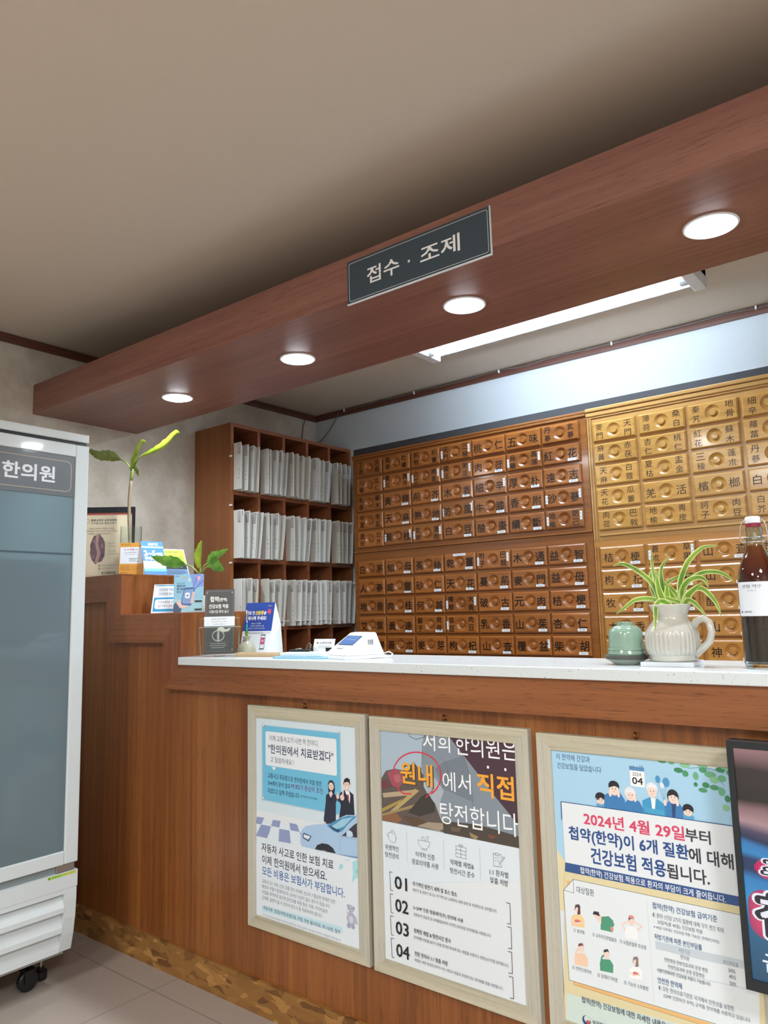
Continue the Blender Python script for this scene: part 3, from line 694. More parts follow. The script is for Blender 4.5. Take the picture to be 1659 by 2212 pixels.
ART3 = [
('R',27.6,484.9,514.4,647.6,0,'dfe6e6'),
('P',[(37.0,645.0),(527.4,635.9),(508.9,420.7),(58.8,385.5),(39.6,405.0)],'a9d3ec'),
('P',[(40.0,411.7),(57.1,388.5),(507.2,401.3),(500.1,318.4),(39.1,275.1)],'e2d6ab'),
('T','이 한약에 건강과',50.1,134.9,627.5,14.3,'2a4a78',0.006),
('T','건강보험을 담았습니다',51.0,161.6,606.9,14.2,'2a4a78',0.006),
('L',[(359.6,631.8),(395.9,637.3),(433.0,628.6)],0.9,'5a6a58'),
('L',[(395.9,637.3),(431.0,603.5)],0.7,'5a6a58'),
('E',303.9,640.8,9.5,4.0,'4f9a6e'),
('E',323.4,640.3,6.9,4.6,'6cb287'),
('E',337.7,625.3,9.9,5.5,'3f8a5e'),
('E',352.4,637.4,10.7,6.1,'8ac79a'),
('E',352.0,619.8,6.7,6.7,'4f9a6e'),
('E',373.5,617.1,6.0,8.4,'6cb287'),
('E',372.2,599.6,4.2,4.8,'3f8a5e'),
('E',388.7,640.2,10.4,4.8,'8ac79a'),
('E',389.5,631.3,8.3,6.0,'4f9a6e'),
('E',403.6,623.3,11.8,6.6,'6cb287'),
('E',393.0,600.5,7.4,6.0,'3f8a5e'),
('E',411.5,613.0,9.9,6.5,'8ac79a'),
('E',410.3,597.6,9.9,5.3,'4f9a6e'),
('E',424.2,591.0,7.2,8.8,'6cb287'),
('E',424.9,635.0,9.8,5.3,'3f8a5e'),
('E',434.1,641.9,8.6,5.3,'8ac79a'),
('E',386.2,589.4,8.9,4.8,'4f9a6e'),
('E',426.4,617.6,8.7,7.1,'6cb287'),
('E',434.6,577.8,5.7,7.0,'3f8a5e'),
('E',430.2,559.3,7.2,7.0,'8ac79a'),
('E',444.6,631.3,8.6,6.5,'4f9a6e'),
('E',448.6,611.4,8.5,6.4,'6cb287'),
('E',454.4,646.9,9.6,5.3,'3f8a5e'),
('P',[(229.0,615.1),(262.5,614.2),(262.3,580.0),(229.5,579.8)],'f2f4f6'),
('P',[(228.6,623.2),(262.5,622.6),(262.5,614.2),(229.0,614.4)],'5a8fc0'),
('T','2024',235.1,254.8,606.7,7.6,'4a4a52',0),
('T','04',233.8,257.7,592.5,14.6,'1e1e26',0.02),
('L',[(232.7,624.9),(232.6,618.6)],0.9,'3a4a68'),
('L',[(238.0,625.5),(237.9,619.2)],0.9,'3a4a68'),
('L',[(253.7,627.1),(253.5,620.8)],0.9,'3a4a68'),
('L',[(258.6,627.6),(258.5,621.3)],0.9,'3a4a68'),
('E',291.5,601.3,5.4,8.1,'4f97c8'),
('E',309.2,596.8,7.6,9.9,'4f97c8'),
('E',300.1,589.1,4.4,6.2,'dfeaf2'),
('L',[(292.2,593.4),(302.1,556.3)],0.4,'6a8298'),
('L',[(300.3,583.0),(303.0,556.5)],0.4,'6a8298'),
('L',[(307.5,586.9),(303.4,556.5)],0.4,'6a8298'),
('P',[(145.3,531.3),(168.1,533.6),(168.1,524.0),(145.8,523.3)],'5fa3d0'),
('E',156.1,546.1,12.6,11.0,'26262e'),
('E',156.0,539.7,10.5,9.1,'eed9cd'),
('P',[(146.1,537.8),(148.4,551.0),(165.9,553.1),(166.5,540.4),(156.8,545.6)],'26262e'),
('P',[(166.6,553.2),(176.7,558.3),(204.2,561.7),(213.9,546.5),(211.0,524.8),(163.3,524.0)],'3f7fb8'),
('E',189.8,575.2,12.7,11.6,'26262e'),
('E',189.9,567.2,11.0,12.8,'eed9cd'),
('E',180.1,558.1,3.5,7.7,'eed9cd'),
('E',199.9,558.9,3.4,7.7,'eed9cd'),
('P',[(178.2,570.6),(183.3,580.8),(200.4,581.2),(202.2,571.9),(191.5,575.4)],'26262e'),
('P',[(211.4,539.9),(223.5,550.9),(246.5,549.1),(255.1,533.3),(254.4,523.3),(210.9,523.5)],'3f7fb8'),
('E',227.1,564.5,13.3,13.3,'dde6ec'),
('E',228.1,559.3,10.7,12.0,'eed9cd'),
('E',237.6,554.2,3.3,8.2,'eed9cd'),
('P',[(216.1,564.1),(225.1,573.0),(238.0,568.3),(239.3,563.8),(228.0,567.7)],'e6edf2'),
('P',[(253.8,551.6),(269.9,559.9),(289.0,559.2),(302.5,548.8),(303.7,523.2),(254.4,523.3)],'3f9ac8'),
('P',[(273.2,560.3),(284.4,560.2),(281.0,536.8),(274.7,537.4)],'eef2f4'),
('E',276.9,580.8,12.6,12.5,'e2e9ee'),
('E',277.4,573.7,10.6,13.1,'eed9cd'),
('P',[(265.7,581.0),(275.3,589.9),(287.9,586.7),(289.2,579.2),(278.0,583.1)],'eaf0f4'),
('P',[(253.9,539.3),(265.1,537.7),(300.0,536.3),(300.6,524.2),(264.3,526.8)],'4aa4d0'),
('P',[(302.5,548.8),(314.2,559.4),(332.7,558.8),(342.3,545.1),(340.7,523.3),(303.7,523.2)],'3f7fb8'),
('P',[(318.4,553.9),(327.7,553.6),(323.9,524.5),(317.8,525.2)],'2a4a7a'),
('E',322.0,568.9,12.4,14.7,'26262e'),
('E',322.4,565.0,10.3,11.6,'eed9cd'),
('P',[(311.7,568.2),(317.3,579.5),(329.6,579.5),(332.8,567.8),(322.9,572.6)],'26262e'),
('E',304.4,553.6,3.5,6.8,'eed9cd'),
('E',331.0,557.1,3.4,7.9,'eed9cd'),
('P',[(342.3,533.1),(364.0,533.2),(363.3,523.6),(342.2,523.5)],'5fa3d0'),
('E',352.4,546.4,11.5,10.8,'26262e'),
('E',352.0,540.4,9.4,8.4,'eed9cd'),
('P',[(342.3,540.6),(345.9,551.5),(359.5,551.8),(361.7,541.7),(352.4,546.4)],'26262e'),
('P',[(58.0,523.1),(517.8,524.2),(505.6,381.9),(59.4,384.0)],'e3eaee'),
('L',[(55.9,482.5),(56.5,523.6),(517.8,525.1)],1.6,'244a80'),
('E',152.6,540.5,1.1,1.3,'333333'),
('E',160.3,540.9,1.1,1.3,'333333'),
('L',[(153.2,534.9),(156.0,533.9),(158.9,535.3)],0.5,'b05a5a'),
('E',186.3,569.0,1.0,1.3,'333333'),
('E',193.8,569.3,1.0,1.3,'333333'),
('L',[(187.0,563.4),(189.6,562.4),(192.4,563.7)],0.5,'b05a5a'),
('E',224.5,560.1,1.0,1.3,'333333'),
('E',231.8,560.4,1.0,1.3,'333333'),
('L',[(225.1,554.5),(227.7,553.6),(230.4,554.9)],0.5,'b05a5a'),
('E',273.9,574.6,1.0,1.2,'333333'),
('E',281.0,574.8,1.0,1.2,'333333'),
('L',[(274.5,569.1),(277.0,568.2),(279.6,569.4)],0.5,'b05a5a'),
('E',319.1,567.3,0.9,1.2,'333333'),
('E',326.0,567.6,0.9,1.2,'333333'),
('L',[(319.7,561.9),(322.1,561.0),(324.6,562.3)],0.5,'b05a5a'),
('E',348.7,541.1,0.9,1.2,'333333'),
('E',355.4,541.5,0.9,1.2,'333333'),
('L',[(349.2,535.8),(351.6,535.0),(354.1,536.2)],0.5,'b05a5a'),
('T','2024년 4월 29일',112.7,340.6,494.3,28.7,'d8466a',0.022),
('T','부터',343.0,393.9,493.8,26.4,'3a3a42',0.022),
('T','첩약(한약)이 6개 질환',73.2,346.6,454.1,34.2,'2b4f8c',0.022),
('T','에 대해',347.7,435.7,453.3,29.8,'3a3a42',0.022),
('T','건강보험 적용',125.2,295.7,414.1,34.7,'2b4f8c',0.022),
('T','됩니다.',298.1,385.5,412.3,29.0,'3a3a42',0.022),
('P',[(59.5,386.8),(439.3,387.5),(505.2,387.4),(503.6,368.7),(437.7,368.3),(57.5,366.4)],'35588f'),
('T','첩약(한약) 건강보험 적용으로 환자의 부담이 크게 줄어듭니다.',96.2,415.2,375.5,16.7,'f4f6fa',0.008),
('P',[(56.5,366.2),(437.7,368.3),(503.5,368.2),(477.5,64.3),(34.1,3.1)],'ded3a8'),
('P',[(44.8,96.5),(457.4,111.2),(450.7,31.3),(40.8,5.2)],'cfdfd8'),
('P',[(61.1,347.1),(77.2,347.2),(72.9,332.2),(61.0,329.9)],'e8b878'),
('P',[(64.0,127.6),(375.4,125.0),(434.1,126.2),(433.2,116.0),(367.0,117.5),(64.5,119.9)],'e8b878'),
('L',[(64.0,127.6),(64.5,119.9),(367.0,117.5),(433.2,116.0)],0.6,'6a5a48'),
('P',[(77.5,352.3),(437.7,352.3),(477.8,352.6),(458.5,123.7),(375.6,127.6),(53.4,127.1),(51.5,323.5)],'e2eaee'),
('L',[(477.8,352.6),(437.7,352.3),(77.5,352.3),(51.5,323.5),(53.4,127.1),(375.6,127.6),(458.5,123.7)],0.9,'2e3a4a'),
('L',[(77.5,352.3),(77.3,322.1),(51.5,323.5)],0.9,'2e3a4a'),
('T','대상질환',84.5,127.0,331.7,14.9,'3a4a64',0.006),
('L',[(249.2,341.5),(250.0,132.1)],0.4,'b0bcc4'),
('P',[(66.6,248.5),(67.1,266.2),(75.0,275.2),(92.6,277.5),(100.1,267.6),(98.3,249.8)],'f2cf9c'),
('E',84.4,288.1,7.3,9.5,'ecd5ca'),
('P',[(76.1,282.8),(79.0,296.6),(88.5,300.0),(92.6,292.1),(88.8,294.8),(80.6,291.1)],'5a4248'),
('P',[(79.0,296.6),(90.6,297.5),(91.0,278.7),(82.6,275.4),(85.9,290.7)],'5a4248'),
('E',83.3,261.0,8.0,4.1,'d8776e'),
('L',[(68.4,260.6),(76.4,256.0),(93.2,260.8)],3,'ecd5ca'),
('P',[(139.8,283.4),(159.0,289.0),(169.4,281.3),(166.2,256.5),(137.9,255.8)],'4f9a7a'),
('P',[(132.0,286.0),(141.6,286.6),(140.3,267.8),(131.2,274.3)],'ecd5ca'),
('E',131.9,284.5,8.4,8.2,'ecd5ca'),
('P',[(120.7,285.0),(124.4,292.4),(135.6,293.1),(138.2,283.9),(128.7,285.3)],'3a3440'),
('L',[(161.8,283.9),(169.9,274.3),(163.4,261.6)],3,'4f9a7a'),
('E',165.1,263.4,3.8,5.2,'e09088'),
('P',[(194.1,251.7),(194.7,268.6),(201.9,277.2),(218.1,279.4),(224.8,269.9),(223.0,252.9)],'eef2f4'),
('E',210.7,289.5,6.7,9.1,'ecd5ca'),
('P',[(203.1,284.5),(205.8,297.6),(214.5,300.9),(218.2,293.3),(214.7,295.9),(207.2,292.4)],'6a5a5c'),
('L',[(196.0,266.1),(189.3,278.6),(206.7,289.4)],3.2,'ecd5ca'),
('L',[(223.5,272.3),(233.3,284.2),(215.9,291.5)],3.2,'ecd5ca'),
('E',211.9,299.0,6.1,3.4,'e09088'),
('P',[(69.7,165.0),(70.1,182.4),(77.9,191.6),(95.4,194.4),(102.9,184.7),(101.1,167.2)],'f0cdb0'),
('E',87.3,204.5,7.3,9.4,'ecd5ca'),
('P',[(79.1,199.1),(81.9,212.8),(91.3,216.4),(95.4,208.7),(91.6,211.3),(83.5,207.4)],'7a4a4c'),
('L',[(71.1,176.9),(75.9,195.4),(84.7,204.7)],3.4,'f0cdb0'),
('E',84.0,203.7,4.0,4.1,'ecd5ca'),
('P',[(131.1,167.7),(131.6,184.8),(139.1,193.7),(155.9,196.4),(163.0,187.0),(161.2,169.8)],'4f9a7a'),
('E',148.1,206.3,7.0,9.2,'ecd5ca'),
('P',[(140.3,201.0),(143.0,214.4),(152.1,218.0),(155.9,210.5),(152.3,213.0),(144.6,209.1)],'3a3440'),
('L',[(132.5,179.3),(137.2,197.5),(145.7,206.6)],3.4,'4f9a7a'),
('E',145.0,205.6,3.8,4.0,'ecd5ca'),
('P',[(199.0,169.9),(199.5,186.5),(206.7,195.2),(222.7,197.9),(229.4,188.7),(227.6,171.9)],'f2f5f6'),
('E',215.4,207.6,6.7,9.0,'ecd5ca'),
('P',[(207.8,202.4),(210.6,215.4),(219.1,218.9),(222.8,211.6),(219.4,214.0),(212.0,210.3)],'8a7a78'),
('P',[(210.6,215.4),(221.1,216.7),(221.3,198.9),(213.6,195.6),(216.7,210.1)],'8a7a78'),
('E',214.1,182.0,7.2,3.9,'d8776e'),
('L',[(200.7,181.3),(207.8,177.1),(223.0,182.1)],3,'ecd5ca'),
('T','① 월경통',71.1,99.1,240.3,8.0,'6a7480',0),
('T','② 요추추간판탈출증',117.8,174.5,241.3,8.7,'6a7480',0),
('T','③ 뇌혈관질환 후유증',181.5,241.2,241.9,9.1,'6a7480',0),
('T','④ 안면신경마비',63.5,109.2,157.9,8.8,'6a7480',0),
('T','⑤ 알레르기비염',124.3,170.3,157.3,9.2,'6a7480',0),
('T','⑥ 기능성 소화불량',185.4,239.8,157.8,9.0,'6a7480',0),
('T','첩약(한약) 건강보험 급여기준',260.9,395.2,333.1,15.1,'41608e',0.008),
('T','◐ 환자 1인당 2가지 질환에 대해 각각 연간 최대',260.4,405.8,314.6,10.0,'6a7480',0),
('T','20일씩(총 40일) 건강보험 적용',269.6,363.5,301.2,10.0,'6a7480',0),
('T','※ 40일 이후에도 건강보험 적용 가능(단, 전액본인부담)',260.9,396.0,289.5,7.8,'6a7480',0),
('T','처방기관에 따른 본인부담률',260.9,359.8,270.4,11.6,'41608e',0.008),
('P',[(262.3,260.7),(470.4,264.9),(469.1,250.2),(262.6,245.3)],'c4d0d8'),
('T','처방기관',311.4,334.1,254.2,8.7,'6a7480',0),
('T','본인부담률',400.8,429.6,253.5,8.4,'6a7480',0),
('T','한의원',313.8,331.7,241.7,8.7,'6a7480',0),
('T','30%',409.2,422.8,239.6,7.3,'6a7480',0),
('T','한방병원·한방진료과목 운영 병원',279.0,367.9,227.9,8.8,'6a7480',0),
('T','40%',409.6,422.9,228.0,7.3,'6a7480',0),
('T','한방진료과목 운영 종합병원',286.0,360.3,215.5,8.7,'6a7480',0),
('T','50%',409.8,422.6,214.8,7.3,'6a7480',0),
('L',[(261.7,205.6),(466.0,213.3)],0.4,'9aa6b0'),
('T','시범기관에서만 건강보험 적용이 가능합니다.',261.7,372.5,202.6,7.7,'55606c',0.006),
('T','안전한 한약재',261.7,312.4,182.6,12.0,'41608e',0.008),
('T','◐ 모든 한의의료기관은 국가에서 안전성을 보장한',262.6,414.4,167.5,9.8,'6a7480',0),
('T','(GMP 인증마크 부착) 규격품 한약재를 사용하고 있습니다',272.2,443.8,153.8,9.8,'6a7480',0),
('T','첩약(한약) 건강보험에 대한 자세한 내용은 가까운 한의원에',82.3,349.4,93.4,15.6,'35455c',0.006),
('E',91.1,51.7,9.8,10.3,'2a4a78'),
('E',92.9,55.1,7.2,6.9,'cfdfd8'),
('E',95.1,49.5,4.6,4.0,'c0505a'),
('T','보건복지부',106.0,146.2,52.4,11.4,'3a4450',0.006)]
# ------------------------------------------------------------ room shell
XL, YB, ZC, XR, YF = -0.77, 1.761, 2.528, 4.6, -4.6

def wallpaper():
    m, nt, b = newmat('left_wallpaper')
    N, L = nt.nodes, nt.links
    tc = N.new('ShaderNodeTexCoord')
    n1 = N.new('ShaderNodeTexNoise')
    n1.inputs['Scale'].default_value = 5.0
    n1.inputs['Detail'].default_value = 8
    n1.inputs['Roughness'].default_value = 0.65
    L.new(tc.outputs['Object'], n1.inputs['Vector'])
    rp = N.new('ShaderNodeValToRGB')
    e = rp.color_ramp.elements
    e[0].position = 0.32
    e[0].color = lin('b0a898')
    e[1].position = 0.6
    e[1].color = lin('d0cabe')
    L.new(n1.outputs['Fac'], rp.inputs[0])
    L.new(rp.outputs[0], b.inputs['Base Color'])
    b.inputs['Roughness'].default_value = 0.75
    return m

def floor_tiles():
    m, nt, b = newmat('floor_tile')
    N, L = nt.nodes, nt.links
    tc = N.new('ShaderNodeTexCoord')
    mp = N.new('ShaderNodeMapping')
    mp.inputs['Location'].default_value = (-0.23, 0.115, 0)
    L.new(tc.outputs['Object'], mp.inputs['Vector'])
    br = N.new('ShaderNodeTexBrick')
    br.offset = 0.0
    br.inputs['Scale'].default_value = 1.0
    br.inputs['Brick Width'].default_value = 0.6
    br.inputs['Row Height'].default_value = 0.6
    br.inputs['Mortar Size'].default_value = 0.0014
    br.inputs['Mortar Smooth'].default_value = 0.2
    br.inputs['Color1'].default_value = lin('a89c92')
    br.inputs['Color2'].default_value = lin('a69a90')
    br.inputs['Mortar'].default_value = lin('6a625c')
    L.new(mp.outputs[0], br.inputs['Vector'])
    n = N.new('ShaderNodeTexNoise')
    n.inputs['Scale'].default_value = 90
    n.inputs['Detail'].default_value = 4
    L.new(tc.outputs['Object'], n.inputs['Vector'])
    mx = N.new('ShaderNodeMix')
    mx.data_type = 'RGBA'
    mx.blend_type = 'OVERLAY'
    mx.inputs[0].default_value = 0.12
    L.new(br.outputs['Color'], mx.inputs[6])
    L.new(n.outputs['Color'], mx.inputs[7])
    L.new(mx.outputs[2], b.inputs['Base Color'])
    b.inputs['Roughness'].default_value = 0.35
    return m

def chipboard():
    m, nt, b = newmat('chipboard')
    N, L = nt.nodes, nt.links
    tc = N.new('ShaderNodeTexCoord')
    mp = N.new('ShaderNodeMapping')
    mp.inputs['Rotation'].default_value = (0, 0.6, 0)
    mp.inputs['Scale'].default_value = (20, 20, 52)
    L.new(tc.outputs['Object'], mp.inputs['Vector'])
    nz = N.new('ShaderNodeTexNoise')
    nz.inputs['Scale'].default_value = 0.6
    L.new(mp.outputs[0], nz.inputs['Vector'])
    mxv = N.new('ShaderNodeMix')
    mxv.data_type = 'RGBA'
    mxv.inputs[0].default_value = 0.75
    L.new(mp.outputs[0], mxv.inputs[6])
    v = N.new('ShaderNodeTexVoronoi')
    v.inputs['Scale'].default_value = 1.0
    v.inputs['Randomness'].default_value = 1.0
    ad = N.new('ShaderNodeVectorMath')
    ad.operation = 'MULTIPLY_ADD'
    ad.inputs[1].default_value = (2, 2, 2)
    L.new(nz.outputs['Color'], ad.inputs[0])
    L.new(mp.outputs[0], ad.inputs[2])
    L.new(ad.outputs[0], v.inputs['Vector'])
    sp = N.new('ShaderNodeSeparateColor')
    L.new(v.outputs['Color'], sp.inputs[0])
    rp = N.new('ShaderNodeValToRGB')
    e = rp.color_ramp.elements
    e[0].position = 0.05
    e[0].color = lin('6a4620')
    e[1].position = 0.95
    e[1].color = lin('b08046')
    for p_, c_ in ((0.25, '83592c'), (0.5, '946833'), (0.75, '8d622e')):
        x = e.new(p_)
        x.color = lin(c_)
    L.new(sp.outputs[0], rp.inputs[0])
    L.new(rp.outputs[0], b.inputs['Base Color'])
    b.inputs['Roughness'].default_value = 0.6
    return m

M_wall = wallpaper()
M_back = plain('back_wall_paint', 'c3ccd2', 0.7)
M_plainwall = plain('room_wall_paint', 'b8b0a4', 0.8)
struct('floor', MB().box(XL - .1, YF - .1, -0.1, XR + .1, YB + .1, 0), floor_tiles())
struct('ceiling', MB().box(XL - .1, YF - .1, ZC, XR + .1, YB + .1, ZC + 0.1), M_ceil)
struct('wall_left', MB().box(XL - .1, YF, 0, XL, YB, ZC), M_wall)
struct('wall_back', MB().box(XL - .1, YB, 0, XR + .1, YB + .1, ZC), M_back)
struct('wall_right', MB().box(XR, YF, 0, XR + .1, YB, ZC), M_plainwall)
struct('wall_front', MB().box(XL - .1, YF - .1, 0, XR + .1, YF, ZC), M_plainwall)
struct('trim_1', MB().prism([(XL, 2.488), (XL + .012, 2.488), (XL + .016, 2.5), (XL + .016, ZC - .004), (XL, ZC - .004)], YF, YB, 'Y'), M_trimy)
struct('trim_2', MB().prism([(YB, 2.488), (YB - .012, 2.488), (YB - .016, 2.5), (YB - .016, ZC - .004), (YB, ZC - .004)], XL + .016, XR, 'X'), M_trim)
struct('trim_3', MB().box(-0.2, 1.475, 2.118, 2.42, 1.50, 2.17), M_darkgrey)
struct('baseboard_left', MB().box(XL, YF, 0, XL + .012, 0, 0.09), M_trimy)
struct('baseboard_counter', MB().box(XL + .012, -0.012, 0, 3.6, 0, 0.0993), chipboard())

# ------------------------------------------------------------ wooden canopy with downlights
BZ0, BZ1 = 2.182, 2.319
def byf(x):
    return -0.109 + 0.0092 * (x + 0.77)
t = thing('canopy_beam', 'long reddish wooden canopy beam hanging under the ceiling above the counter', 'beam', (XL, 0, BZ0))
x0, x1 = XL + .001, XR
MB().add([(0.001, byf(x0), 0), (x1 - XL, byf(x1), 0), (x1 - XL, 0.431, 0), (0.001, 0.431, 0), (0.001, byf(x0), .012), (x1 - XL, byf(x1), .012), (x1 - XL, 0.431, .012), (0.001, 0.431, .012)],
         [(3, 2, 1, 0), (4, 5, 6, 7), (0, 1, 5, 4), (1, 2, 6, 5), (2, 3, 7, 6), (3, 0, 4, 7)]).build('bottom_board', M_beam, t)
MB().add([(0.001, byf(x0), .012), (x1 - XL, byf(x1), .012), (x1 - XL, byf(x1) + .018, .012), (0.001, byf(x0) + .018, .012), (0.001, byf(x0), BZ1 - BZ0), (x1 - XL, byf(x1), BZ1 - BZ0), (x1 - XL, byf(x1) + .018, BZ1 - BZ0), (0.001, byf(x0) + .018, BZ1 - BZ0)],
         [(3, 2, 1, 0), (4, 5, 6, 7), (0, 1, 5, 4), (1, 2, 6, 5), (2, 3, 7, 6), (3, 0, 4, 7)]).build('front_board', M_beam, t)
MB().box(0.001, .413, .012, XR - XL, .431, BZ1 - BZ0).build('rear_board', M_beam, t)
MB().box(0.001, .36, .012, XR - XL, .38, ZC - BZ0 - .001).build('hanger_board', M_beam, t)  # unseen board added to hang the beam and keep tube light off the front ceiling

DL = ['first round downlight in the canopy, closest to the wallpapered wall', 'second round downlight in the canopy, above the file shelf',
      'third round downlight in the canopy, just past the grey sign', 'fourth round downlight in the canopy, farthest from the wallpapered wall',
      'fifth round downlight in the canopy, past the fluorescent fitting']
for k in range(5):
    x, y = -0.08 + 0.731 * k, 0.181
    t = thing('downlight', DL[k], 'ceiling light', (x, y, BZ0), 0, 'round downlights in the canopy')
    MB().lathe([(0.0665, 0), (0.0665, -0.0022), (0.062, -0.0038), (0.0535, -0.0015), (0.0535, 0.0)], 40, cap0=False, cap1=False).build('trim_ring', M_white, t)
    MB().lathe([(0.0535, -0.0005), (0.050, -0.0055), (0.038, -0.010), (0.02, -0.0125), (0.0, -0.013)], 40, cap0=False, cap1=False).build('lens', M_lens, t)
    lamp('downlight_lamp', 'DISK', 0.09, 0.09, POWER_DOWNLIGHT, COOL, (x, y, BZ0 - 0.018), math.radians(165))

# hanging sign on the canopy
sx0, sx1, sz0, sz1 = 1.143, 1.640, 2.162, 2.297
sy = byf(1.39) - 0.0015
t = thing('canopy_sign', 'dark grey sign plate with white lettering fixed on the canopy front', 'sign', (sx0, sy, sz0), math.atan(0.0092))
w, h = sx1 - sx0, sz1 - sz0
MB().box(0, -0.006, 0, w, 0, h, ch=0.0008).build('sign_plate', plain('sign_grey', '394853', 0.35), t)
mb = MB()
SM = plane_m((0, -0.0062, 0), (1, 0, 0), (0, 0, 1))
art(mb, [('L', outline(8, 8, w * 1000 - 8, h * 1000 - 8, 6), 1.6, 'c9ced2')], SM)
for s_, a_, b_ in (('접수', 78, 196), ('조제', 271, 401)):
    art(mb, [('T', s_, a_, b_, 68, 50, 'f2f4f6', .012)], SM)
art(mb, [('E', 231, 66, 4.2, 4.2, 'e3e6e8')], SM)
mb.build('lettering', M_print, t)
MB().box(-0.001, -0.0075, -0.0015, w + .001, -0.001, 0.0012).box(w - .0012, -0.0075, 0, w + .001, -0.001, h).build('edge_strip', M_sticker, t)

# fluorescent fitting
t = thing('fluorescent_fitting', 'white fluorescent batten with one glowing tube on the ceiling', 'ceiling light', (1.19, 1.135, ZC))
mb = MB().box(-.645, -.085, -.03, .645, .085, 0)
mb.prism([(-.085, -.03), (-.085, -.055), (-.082, -.055), (-.030, -.03)], -.6, .6, 'X').prism([(.085, -.03), (.030, -.03), (.082, -.055), (.085, -.055)], -.6, .6, 'X')
mb.build('reflector_body', M_reflector, t)
for s in (-1, 1):
    MB().box(min(s * .6, s * .645), -.09, -.078, max(s * .6, s * .645), .09, 0, ch=.003).build('end_cap', M_white, t)
    MB().tube([(s * .6, 0, -.066), (s * .572, 0, -.066)], .013, 14).build('tube_socket', M_white, t)
MB().tube([(-.572, 0, -.066), (.572, 0, -.066)], .0125, 16).build('tube', M_tubeglow, t)
# unseen ceiling panels added behind the viewer to supply the room light
PL = ['square LED ceiling panel in the middle of the waiting room', 'square LED ceiling panel near the room wall opposite the refrigerator', 'square LED ceiling panel deep in the waiting room']
for k, (x, y) in enumerate(((1.2, -3.0), (3.6, -1.9), (3.2, -3.9))):
    t = thing('ceiling_panel_light', PL[k], 'ceiling light', (x, y, ZC), 0, 'LED panels in the waiting room')
    mb = MB().box(-.31, -.31, -.03, -.29, .31, 0).box(.29, -.31, -.03, .31, .31, 0).box(-.29, -.31, -.03, .29, -.29, 0).box(-.29, .29, -.03, .29, .31, 0)
    mb.build('panel_frame', M_white, t)
    MB().box(-.29, -.29, -.02, .29, .29, -.002).build('diffuser', M_panelglow, t)
    lamp('panel_lamp', 'RECTANGLE', .56, .56, POWER_PANEL, NEUTRAL, (x, y, ZC - .034))

# ------------------------------------------------------------ reception counter
XE = 3.6
XR1, XR2 = -0.13, 0.262
ZT, ZSB = 1.10, 1.0726
t = thing('reception_counter', 'brown wooden reception counter stepping up twice towards the wallpapered wall', 'counter', (XL, 0, 0))
o_ = -XL
MB().box(0.001, 0, 0, XE + o_, 0.018, 0.99).box(0.001, 0, .99, 0.16 + o_, .018, 1.15).box(0.001, 0, 1.15, -.23 + o_, .018, 1.32).build('front_panel', M_panel, t)
pts = [(0.001, 1.311), (-.233 + o_, 1.311), (-.233 + o_, 1.149), (.155 + o_, 1.149), (.155 + o_, .984), (XE + o_, .984), (XE + o_, ZSB), (XR2 + o_, ZSB), (XR2 + o_, 1.258), (XR1 + o_, 1.258), (XR1 + o_, 1.416), (0.001, 1.416)]
# stepped trim split with mitres: three boards
def board(poly, m, nm='trim_board'):
    MB().prism([(a + o_, b) for a, b in poly], -0.04, 0, 'Y').build(nm, m, t)
board([(.155, .984), (XE, .984), (XE, ZSB), (XR2, ZSB)], M_apron)
M_apronz = wood('apron_veneer_upright', '6e3c1c', '854b26', '965a31', 'Z', 60, 1.4, 0.38, 0.15, 0.4)
board([(.155, .984), (XR2, ZSB), (XR2, 1.258), (.155, 1.149)], M_apronz)
board([(-.233, 1.149), (.155, 1.149), (XR2, 1.258), (XR1, 1.258)], M_apron)
board([(-.233, 1.149), (XR1, 1.258), (XR1, 1.416), (-.233, 1.311)], M_apronz)
board([(-.769, 1.311), (-.233, 1.311), (XR1, 1.416), (-.769, 1.416)], M_apron)
DEP = 0.34
MB().box(XR2 + o_ - .018, -0.0, ZSB - .08, XR2 + o_, DEP, 1.256).build('lower_riser', M_panel, t)
MB().box(XR1 + o_ - .018, -0.0, 1.2, XR1 + o_, DEP, 1.414).build('upper_riser', M_panel, t)
MB().box(XR1 + o_, -.041, 1.256, XR2 + o_ + .001, DEP, 1.26).build('lower_ledge', plain('ledge_edge', 'a0624a', .4, noise=.1), t)
MB().box(0.001, -.041, 1.414, XR1 + o_ + .001, DEP, 1.42).build('upper_ledge', M_apron, t)
MB().box(0.001, DEP - .018, 0, XE + o_, DEP, ZSB - .001).box(0.001, DEP - .018, ZSB - .001, XR2 + o_ - .018, DEP, 1.256).box(0.001, DEP - .018, 1.256, XR1 + o_ - .018, DEP, 1.414).build('rear_panel', M_panel, t)

def slab_mat():
    m, nt, b = newmat('speckled_stone')
    N, L = nt.nodes, nt.links
    tc = N.new('ShaderNodeTexCoord')
    v = N.new('ShaderNodeTexNoise')
    v.inputs['Scale'].default_value = 170
    v.inputs['Detail'].default_value = 2
    L.new(tc.outputs['Object'], v.inputs['Vector'])
    rp = N.new('ShaderNodeValToRGB')
    rp.color_ramp.elements[0].position = .27
    rp.color_ramp.elements[0].color = lin('8d979b')
    rp.color_ramp.elements[1].position = .36
    rp.color_ramp.elements[1].color = lin('d3dbdd')
    L.new(v.outputs['Fac'], rp.inputs[0])
    L.new(rp.outputs[0], b.inputs['Base Color'])
    b.inputs['Roughness'].default_value = .18
    return m
tag(MB().box(XR2 + .001, -.053, ZSB, XE, .285, ZT, ch=.0025).build('counter_top', slab_mat()), 'white speckled stone worktop on the lower part of the wooden counter', 'worktop')

